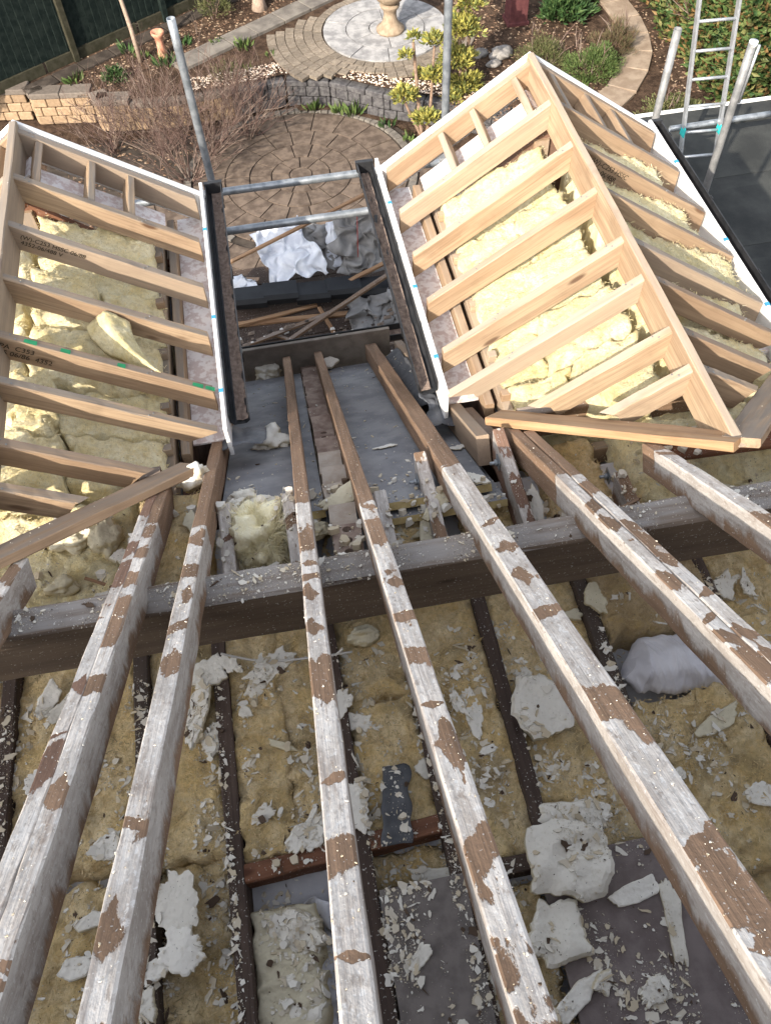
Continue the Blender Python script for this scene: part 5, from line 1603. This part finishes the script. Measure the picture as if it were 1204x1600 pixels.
# darker flags along the fence
ff_ = thing('fence_flags', (-2.2, 14.6, TZ), 'dark flagstones laid along the foot of the fence', 'path')
A, B = Vector((-3.6, 14.10, 0)), Vector((.2, 16.55, 0))
d = (B - A).normalized(); L = (B - A).length; nv = Vector((-d.y, d.x, 0)); s = 0
while s < L:
    l_ = random.uniform(.45, .7)
    p = A + d * (s + l_ / 2) + nv * .06
    o = box('flagstone', (-l_ / 2 + .01, -.14, -.02), (l_ / 2 - .01, .14, .02), 'patio_base', ff_, .006)
    o.matrix_basis = Matrix.Translation((p.x, p.y, TZ + .02)) @ Matrix.Rotation(atan2(d.y, d.x) + random.uniform(-.02, .02), 4, 'Z')
    s += l_
# right-hand stepping path
sp = thing('garden_path', (6.0, 12.6, TZ), 'curving pale stone garden path beside the hedge', 'path')
PP = [(4.75, 10.95), (5.25, 11.5), (5.75, 11.95), (6.12, 12.45), (6.38, 12.95), (6.52, 13.5), (6.58, 14.05), (6.56, 14.6), (6.45, 15.2), (6.2, 15.8)]
for a, b in zip(PP, PP[1:]):
    a, b = Vector((*a, 0)), Vector((*b, 0))
    d = (b - a); L = d.length; d.normalize(); p = (a + b) / 2
    o = box('flagstone', (-L / 2 + .015, -.24, -.03), (L / 2 + .005, .24, .03), 'slab_path', sp, .008)
    o.matrix_basis = Matrix.Translation((p.x, p.y, TZ + .02 + random.uniform(-.006, .006))) @ Matrix.Rotation(atan2(d.y, d.x), 4, 'Z')

# ------------------------------------------------------------------ gravel and leaf litter
def pebbles(name, n, inside, xr, yr, z, smin, smax, mat, label, cat, seed, flat=.5):
    rs = random.Random(seed)
    vs_, fs_ = [], []
    k_ = 0
    while k_ < n:
        x, y = rs.uniform(*xr), rs.uniform(*yr)
        k_ += 1
        if not inside(x, y): continue
        s = rs.uniform(smin, smax)
        a = rs.uniform(0, 6.28)
        b = len(vs_)
        c_, s_ = cos(a), sin(a)
        for (u, v, w_) in ((1, 0, 0), (0, .7, .1), (-1, 0, 0), (0, -.7, .05), (.1, .1, flat)):
            u *= rs.uniform(.7, 1.1); v *= rs.uniform(.7, 1.1)
            vs_.append((x + s * (u * c_ - v * s_), y + s * (u * s_ + v * c_), z + .004 + s * w_ * (1 if w_ == flat else rs.uniform(-.3, 1.5))))
        fs_ += [(b, b + 1, b + 4), (b + 1, b + 2, b + 4), (b + 2, b + 3, b + 4), (b + 3, b, b + 4)]
    return tag(link_mesh(name, vs_, fs_, mat), label, cat, None, 'stuff')
import bisect
GE = [(-1.2, 13.52), (-.3, 13.60), (.6, 13.72), (1.3, 13.52), (2.1, 12.95), (3.0, 12.45), (4.2, 11.8)]
def gedge(x):
    for (x0, y0), (x1, y1) in zip(GE, GE[1:]):
        if x0 <= x <= x1: return y0 + (y1 - y0) * (x - x0) / (x1 - x0)
    return -99
def in_gravel(x, y):
    e = gedge(x)
    if e < 0: return False
    if (x - C1[0]) ** 2 + (y - C1[1]) ** 2 < 1.08 ** 2: return False
    return e + .02 < y < e + .42
pebbles('gravel', 9000, in_gravel, (-1.0, 4.0), (11.8, 14.3), TZ, .012, .032, 'gravel', 'strip of pale tan gravel along the curved stone edge', 'gravel', 3)
def in_bed(x, y):
    lim = (14.51 + (x + .44) * .626)
    if x < 3.0:
        return lim + .33 < y
    return (x - C1[0]) ** 2 + (y - C1[1]) ** 2 > 1.3 ** 2 and not (abs(x - 6.2) < .35)
pebbles('leaf_litter', 14000, in_bed, (-2.8, 7.0), (11.6, 18.5), TZ, .014, .04, 'litter', 'dry brown leaves and bark on the upper garden beds', 'leaves', 4, .35)
pebbles('leaf_litter', 2500, lambda x, y: (x - C0[0]) ** 2 + (y - C0[1]) ** 2 > 1.9 ** 2 and y < 13.3, (-3.2, 3.2), (10.8, 13.4), .012, .015, .045, 'litter', 'dry leaves scattered on the lower paving and beds', 'leaves', 5, .35)
sheet('flower_bed', [(.75, 13.36), (1.35, 13.25), (2.05, 12.72), (2.6, 12.25), (2.9, 11.2), (3.3, 11.0), (4.1, 11.6), (3.0, 12.33), (2.1, 12.82), (1.3, 13.38), (.7, 13.55)], .06, 'soil')

# ------------------------------------------------------------------ plants
def leaf_geo(p, d, up, L, W):
    s = d.cross(up)
    if s.length < 1e-4: s = Vector((1, 0, 0))
    s = s.normalized() * W / 2
    n = s.cross(d).normalized() * W * .15
    return [tuple(p), tuple(p + d * L * .5 + s - n), tuple(p + d * L), tuple(p + d * L * .5 - s - n)]
def foliage(rs, n, inside, L, W, upb=.4):
    vs_, fs_ = [], []
    for _ in range(n):
        p, out = inside(rs)
        d = (out + Vector((rs.uniform(-1, 1), rs.uniform(-1, 1), rs.uniform(-.6, 1))) * .9 + Vector((0, 0, upb))).normalized()
        l_ = L * rs.uniform(.6, 1.3)
        b = len(vs_)
        vs_ += leaf_geo(p, d, Vector((rs.uniform(-1, 1), rs.uniform(-1, 1), rs.uniform(.2, 1))), l_, W * rs.uniform(.7, 1.2))
        fs_ += [(b, b + 1, b + 2), (b, b + 2, b + 3)]
    return vs_, fs_
def blob_in(c, r, seed, lumps=2.2):
    c = Vector(c)
    S = Vector((seed * 3.1, seed, 0))
    def f(rs):
        while True:
            d = Vector((rs.gauss(0, 1), rs.gauss(0, 1), abs(rs.gauss(0, 1)) * .9)).normalized()
            k_ = .75 + .55 * mnoise.noise(d * lumps + S)
            t = rs.uniform(.35, 1) ** .5
            p = c + Vector((d.x * r[0], d.y * r[1], d.z * r[2])) * k_ * t
            return p, d
    return f
def branches(base, h, n, spread, rs, r0=.012, levels=2):
    vs_, fs_ = [], []
    def grow(p, d, l_, r, lev):
        nonlocal vs_, fs_
        pts, rad = [p], [r]
        q, dd = Vector(p), Vector(d)
        for i in range(4):
            dd = (dd + Vector((rs.uniform(-1, 1), rs.uniform(-1, 1), rs.uniform(-.5, .8))) * .22).normalized()
            q = q + dd * l_ / 4
            pts.append(Vector(q)); rad.append(r * (1 - .18 * (i + 1)))
            if lev > 0 and i >= 1:
                for _ in range(2 if rs.random() < .6 else 1):
                    grow(q, (dd + Vector((rs.uniform(-1, 1), rs.uniform(-1, 1), rs.uniform(-.3, .7))) * .8).normalized(), l_ * rs.uniform(.35, .6), r * .55, lev - 1)
        v, f = tube_geo(pts, rad, 4 if r < .02 else 8)
        b = len(vs_)
        vs_ += v; fs_ += [tuple(i + b for i in g_) for g_ in f]
    for _ in range(n):
        a = rs.uniform(0, 2 * pi)
        d = Vector((cos(a) * spread * rs.random(), sin(a) * spread * rs.random(), 1)).normalized()
        grow(Vector(base) + Vector((cos(a), sin(a), 0)) * rs.uniform(0, .12), d, h * rs.uniform(.7, 1.1), r0, levels)
    return vs_, fs_
def shrub(name, c, r, n, L, W, mat, label, cat='shrub', seed=1, upb=.4, group=None, stems=5, stemmat='twig', inner=True):
    rs = random.Random(seed)
    t = thing(name, c, label, cat, group)
    v, f = foliage(rs, n, blob_in((c[0], c[1], c[2] + r[2] * .15), r, seed), L, W, upb)
    link_mesh('foliage', v, f, mat, t)
    v, f = branches(c, r[2] * 1.0, stems, .7, rs, .012, 1)
    link_mesh('stems', v, f, stemmat, t)
    return t
# bare twiggy shrubs
for j, (x, y, z, h, n_, lab) in enumerate([
    (-1.55, 12.75, 0, .95, 15, 'bare twiggy shrub in front of the tan wall, left of the scaffold upright'),
    (-2.35, 12.95, 0, .75, 10, 'bare twiggy shrub farthest left, above the left-hand dormer verge'),
    (-.75, 12.6, 0, 1.0, 16, 'dense bare twiggy shrub directly behind the left scaffold upright'),
    (-.15, 12.9, 0, .85, 10, 'bare twiggy shrub at the left rim of the round patio'),
    (-1.15, 11.9, 0, .8, 12, 'bare twiggy shrub close behind the left-hand gutter end')]):
    t = thing('bare_shrub', (x, y, z), lab, 'shrub', 'bare winter shrubs by the patio')
    rs = random.Random(70 + j)
    v, f = branches((x, y, z), h, int(n_ * 2.6), 1.5, rs, .008, 2)
    link_mesh('twigs', v, f, 'twig', t)
# small plants
def clump(c, n, L, W, mat, label, seed, r=.12, group='small green plants in the beds'):
    rs = random.Random(seed)
    vs_, fs_ = [], []
    for _ in range(n):
        a = rs.uniform(0, 2 * pi); q = rs.uniform(.1, 1)
        p = Vector(c) + Vector((cos(a), sin(a), 0)) * r * q
        d = Vector((cos(a) * .8 * q, sin(a) * .8 * q, 1)).normalized()
        b = len(vs_)
        vs_ += leaf_geo(p, d, Vector((-sin(a), cos(a), .3)), L * rs.uniform(.6, 1.2), W)
        fs_ += [(b, b + 1, b + 2), (b, b + 2, b + 3)]
    base = Vector(c)
    return tag(link_mesh('garden_plant', [tuple(Vector(v) - base) for v in vs_], fs_, mat, None, Matrix.Translation(base)), label, 'plant', group)
clump((-2.83, 14.30, TZ), 26, .17, .05, 'leaf_mid', 'small leafy green plant at the foot of the fence behind the tan wall', 1)
clump((-1.95, 15.05, TZ), 26, .18, .04, 'leaf_dark', 'dark green plant against the fence behind the sapling', 2)
clump((-1.33, 14.48, TZ), 34, .22, .04, 'leaf_dark', 'green tuft in front of the terracotta pot', 3)
clump((-1.72, 14.85, TZ), 20, .14, .04, 'leaf_mid', 'little green tuft just behind the sapling trunk', 4)
clump((-1.0, 15.05, TZ), 24, .18, .04, 'leaf_dark', 'green plant right of the scaffold upright top', 5)
clump((.02, 14.72, TZ), 40, .16, .05, 'leaf_mid', 'bright leafy rosette beside the grey coping flags', 6)
clump((-.42, 14.95, TZ), 22, .12, .04, 'leaf_mid', 'small green plant in the leafy bed left of the bright rosette', 7)
clump((.72, 16.35, TZ), 30, .22, .035, 'leaf_mid', 'strappy green plant beside the brown tree trunk', 8)
clump((1.0, 13.32, .06), 34, .18, .04, 'leaf_mid', 'leftmost green clump in the bed above the round patio', 9)
clump((1.38, 13.15, .06), 30, .16, .045, 'leaf_mid', 'middle green clump in the bed above the round patio', 10)
clump((1.62, 13.02, .06), 30, .22, .05, 'leaf_mid', 'right-hand broad-leaved clump in the bed above the round patio', 11)
clump((2.10, 12.55, .06), 20, .14, .04, 'leaf_dark', 'dark plant in the bed left of the yellow bush', 12)
clump((2.35, 12.1, .06), 24, .14, .04, 'leaf_mid', 'green plant at the patio rim below the yellow bush', 13)
clump((6.95, 14.9, TZ), 60, .34, .05, 'leaf_mid', 'strappy green plant at the top beside the path', 14, .2)
clump((5.05, 11.9, TZ), 50, .14, .04, 'leaf_mid', 'low green plant left of the path start', 15, .25)
clump((5.2, 12.3, TZ), 40, .14, .04, 'leaf_mid', 'low green plant between the bush and the path', 16, .2)
clump((-.1, 14.05, TZ), 30, .10, .03, 'leaf_olive', 'mossy tuft by the setts left of the gravel', 17, .2)
clump((.45, 14.35, TZ), 16, .10, .03, 'leaf_mid', 'weed growing between the paving setts', 18, .1)
shrub('ground_shrub', (-2.15, 14.2, TZ), (.26, .22, .22), 900, .05, .02, 'leaf_dark', 'low rounded green shrub on the terrace behind the tan wall', seed=21)
shrub('olive_shrub', (-.35, 15.9, TZ), (.38, .35, .55), 1500, .07, .012, 'leaf_olive', 'wispy olive bush at the top left of the leafy bed', seed=22)
shrub('wispy_shrub', (-.35, 13.75, TZ), (.32, .26, .30), 500, .05, .012, 'leaf_olive', 'sparse olive bush beside the scaffold upright at the gravel end', seed=23, stems=8)
shrub('heather', (4.75, 12.9, TZ), (.48, .42, .50), 4200, .05, .010, 'leaf_olive', 'dark olive heather clump behind the right-hand dormer peak', seed=24)
shrub('heather', (5.45, 12.45, TZ), (.58, .48, .50), 5200, .05, .012, 'leaf_mid', 'light green heather mound right of the dormer peak', seed=25)
shrub('heather', (6.0, 13.05, TZ), (.42, .42, .48), 3600, .09, .008, 'leaf_heather', 'reddish-brown grassy clump left of the garden path', seed=26, upb=1.0)
shrub('laurel', (5.55, 14.35, TZ), (.55, .45, .50), 1600, .13, .045, 'leaf_dark', 'broad-leaved dark green laurel at the top right of the brick pier', seed=27)
shrub('laurel', (6.0, 14.9, TZ), (.5, .4, .55), 1300, .13, .045, 'leaf_dark', 'second broad-leaved laurel beside the path at the top', seed=28)
shrub('laurel', (4.3, 11.7, TZ), (.3, .25, .2), 500, .06, .03, 'leaf_mid', 'low leafy shrub just behind the right-hand verge', seed=29)
shrub('cotoneaster', (6.15, 10.95, TZ), (.6, .45, .4), 4000, .045, .025, 'leaf_olive', 'spreading small-leaved ground shrub between the path and flat roof', seed=30)
# yellow bush: trunks, crown of tufts
def yellow_bush(c, tufts, label, seed, trunks):
    rs = random.Random(seed)
    t = thing('yellow_shrub', c, label, 'shrub')
    V_, F_ = [], []
    for p0 in trunks:
        v, f = tube_geo(p0, [.034 - .006 * i for i in range(len(p0))], 8)
        b = len(V_); V_ += v; F_ += [tuple(i + b for i in q) for q in f]
    link_mesh('trunk', V_, F_, 'bark', t)
    V_, F_ = [], []
    for (p, r, n_) in tufts:
        v, f = foliage(rs, int(n_ * 1.9), blob_in(p, (r, r, r * .8), seed + n_), .095, .042, .2)
        b = len(V_); V_ += v; F_ += [tuple(i + b for i in q) for q in f]
    link_mesh('crown', V_, F_, 'leaf_yellow', t)
yellow_bush((2.5, 11.75, .06), [((2.28, 12.0, .85), .20, 220), ((2.5, 11.85, .55), .15, 150), ((2.62, 11.72, .62), .13, 120), ((2.75, 12.1, 1.05), .16, 170), ((2.58, 12.25, 1.0), .09, 60), ((2.6, 11.7, .2), .1, 60), ((2.35, 12.2, 1.35), .09, 60), ((2.78, 12.2, 1.5), .16, 160), ((2.5, 12.3, 1.55), .08, 60)],
            'small yellow-green bush with bare reddish stems in front of the round terrace', 3,
            [[(2.50, 11.75, .02), (2.51, 11.8, .3), (2.38, 11.9, .55), (2.26, 12.0, .85)], [(2.52, 11.77, .02), (2.62, 11.85, .4), (2.7, 12.0, .8), (2.78, 12.2, 1.45)], [(2.51, 11.8, .3), (2.5, 12.05, .8), (2.48, 12.28, 1.5)]])
yellow_bush((3.3, 12.6, TZ), [((3.25, 12.7, .9), .32, 480), ((3.35, 12.75, 1.35), .32, 520), ((3.25, 12.95, 1.85), .34, 520), ((3.1, 13.2, 2.1), .26, 340), ((3.4, 12.6, .55), .28, 320), ((3.45, 12.85, 1.65), .22, 260), ((3.15, 12.45, .45), .2, 180)],
            'tall yellow-green shrub behind the middle scaffold upright', 9,
            [[(3.3, 12.6, TZ), (3.32, 12.7, 1.0), (3.25, 12.9, 1.9)], [(3.35, 12.6, TZ), (3.45, 12.75, 1.2), (3.4, 12.85, 1.7)]])
# hedge
def hedge():
    rs = random.Random(12)
    t = thing('hedge', (8.2, 12.4, TZ), 'tall clipped evergreen hedge filling the top right corner', 'hedge')
    def inside(rs):
        x = rs.uniform(6.75, 11.5); y = rs.uniform(10.9, 16.0)
        side = rs.random()
        zmax = 1.65 + .25 * mnoise.noise(Vector((x * 1.3, y * 1.3, 0)))
        ex_ = 6.95 + .022 * (y - 12) ** 2 + .28 * mnoise.noise(Vector((y * 1.6, 3, 0)))
        ey_ = 10.95 + .2 * mnoise.noise(Vector((x * 1.6, 9, 0)))
        if side < .45:
            z = TZ + zmax * (1 - .12 * rs.random() ** 2); out = Vector((0, 0, 1))
            x = max(x, ex_); y = max(y, ey_)
        elif side < .75:
            y = ey_ + .35 * rs.random() ** 2; z = TZ + zmax * rs.random(); out = Vector((0, -1, .3)); x = max(x, ex_)
        else:
            x = ex_ + .35 * rs.random() ** 2; z = TZ + zmax * rs.random(); out = Vector((-1, -.3, .3)); y = max(y, ey_)
        return Vector((x, y, z)), out
    v, f = foliage(rs, 24000, inside, .13, .06, .1)
    link_mesh('foliage', v, f, 'leaf_hedge', t)
    v, f = foliage(rs, 2500, lambda r_: (Vector((r_.uniform(7.1, 11.3), r_.uniform(11.2, 15.8), r_.uniform(TZ, TZ + 1.35))), Vector((0, 0, 1))), .3, .2, .1)
    link_mesh('inner_foliage', v, f, 'leaf_dark', t)
    v, f = branches((8.0, 12.4, TZ), 1.3, 10, 1.4, rs, .02, 2)
    link_mesh('branches', v, f, 'twig', t)
hedge()
# young tree by the fence
tr = thing('young_tree', (-1.73, 14.69, TZ), 'slim young tree with a few leaves in front of the fence', 'tree')
pts = [(-1.73, 14.69, TZ), (-1.75, 14.75, 1.0), (-1.80, 14.86, 1.5), (-1.84, 14.95, 1.95)]
tube('trunk', pts, [.042, .036, .032, .028], 'bark_pale', tr, 10)
tube('branch', [pts[3], (-2.05, 14.95, 2.05), (-2.3, 14.9, 2.12)], [.018, .012, .008], 'bark_pale', tr, 6)
tube('branch', [pts[3], (-1.75, 15.0, 2.25), (-1.7, 15.1, 2.7)], [.022, .016, .012], 'bark_pale', tr, 6)
tube('branch', [pts[3], (-1.95, 15.1, 2.3), (-2.1, 15.2, 2.7)], [.02, .014, .010], 'bark_pale', tr, 6)
rs = random.Random(44)
V_, F_ = [], []
for (p, r, n_) in (((-2.3, 14.9, 2.12), .12, 26), ((-2.15, 14.93, 2.14), .10, 16), ((-1.72, 15.1, 2.7), .3, 90), ((-2.1, 15.2, 2.7), .3, 90), ((-1.80, 14.98, 2.1), .1, 18)):
    v, f = foliage(rs, n_, blob_in(p, (r, r, r * .7), n_), .11, .06, .1)
    b = len(V_); V_ += v; F_ += [tuple(i + b for i in q) for q in f]
link_mesh('crown', V_, F_, 'leaf_mid', tr)
# thick trunk at the top
tr = thing('garden_tree', (.42, 16.0, TZ), 'brown tree trunk at the top edge left of the round terrace', 'tree')
tube('trunk', [(.42, 16.0, TZ - .05), (.42, 16.02, TZ + .12), (.43, 16.05, TZ + .6), (.40, 16.15, 2.6), (.45, 16.2, 3.6)], [.16, .11, .10, .085, .05], 'bark_pale', tr, 12)
v, f = branches((.42, 16.18, 2.9), 1.3, 6, 1.2, random.Random(3), .03, 2)
link_mesh('crown', v, f, 'twig', tr)
# ------------------------------------------------------------------ garden ornaments
o = lathe('terracotta_pot', [(.085, 0), (.08, .03), (.068, .10), (.062, .24), (.066, .30), (.085, .33), (.108, .37), (.112, .41), (.095, .41), (.06, .36)], 'terracotta', (-1.35, 14.78, TZ))
tag(o, 'slim terracotta pot with a flared rim by the fence', 'pot')
u = thing('garden_urn', (2.55, 14.60, TZ + .04), 'tan stone urn on the round grey terrace', 'urn')
lathe('pedestal', [(.24, .0), (.24, .05), (.19, .08), (.13, .16), (.105, .26), (.115, .34), (.16, .39), (.17, .43), (.13, .45)], 'stone_tan', (2.55, 14.60, TZ + .04), u, 28)
lathe('bowl', [(.12, .45), (.22, .52), (.28, .62), (.30, .74), (.34, .78), (.33, .80), (.26, .76), (.15, .60), (.02, .56)], 'stone_tan', (2.55, 14.60, TZ + .04), u, 28)
pr_ = thing('brick_pier', (4.72, 14.45, TZ), 'dark red square pier with a tan cap at the top of the garden', 'pier')
box('shaft', (4.56, 14.28, TZ), (4.88, 14.60, TZ + .55), 'brick_red', pr_, .01)
box('plinth', (4.53, 14.25, TZ), (4.91, 14.63, TZ + .07), 'brick_red', pr_, .01)
box('cap', (4.50, 14.22, TZ + .552), (4.94, 14.66, TZ + .62), 'stone_tan', pr_, .012)
for j, (x, y, r_, lab) in enumerate([(4.2, 13.4, .16, 'larger grey rock in the bed behind the dormer peak'), (4.45, 12.75, .12, 'rounded stone half hidden by the dormer peak'), (3.85, 13.5, .12, 'grey rock beside the tall yellow shrub'), (4.0, 13.15, .10, 'small grey rock in the dark bed'), (2.32, 11.65, .07, 'brown stone at the foot of the small yellow bush')]):
    lump(x, y, r_, lab, 'rock', (1.2, .9, .6), z=TZ if y > 12 else .06, seed=j + 20, amp=.3, name='rock', cat='rock', group='garden rocks', sub=3)
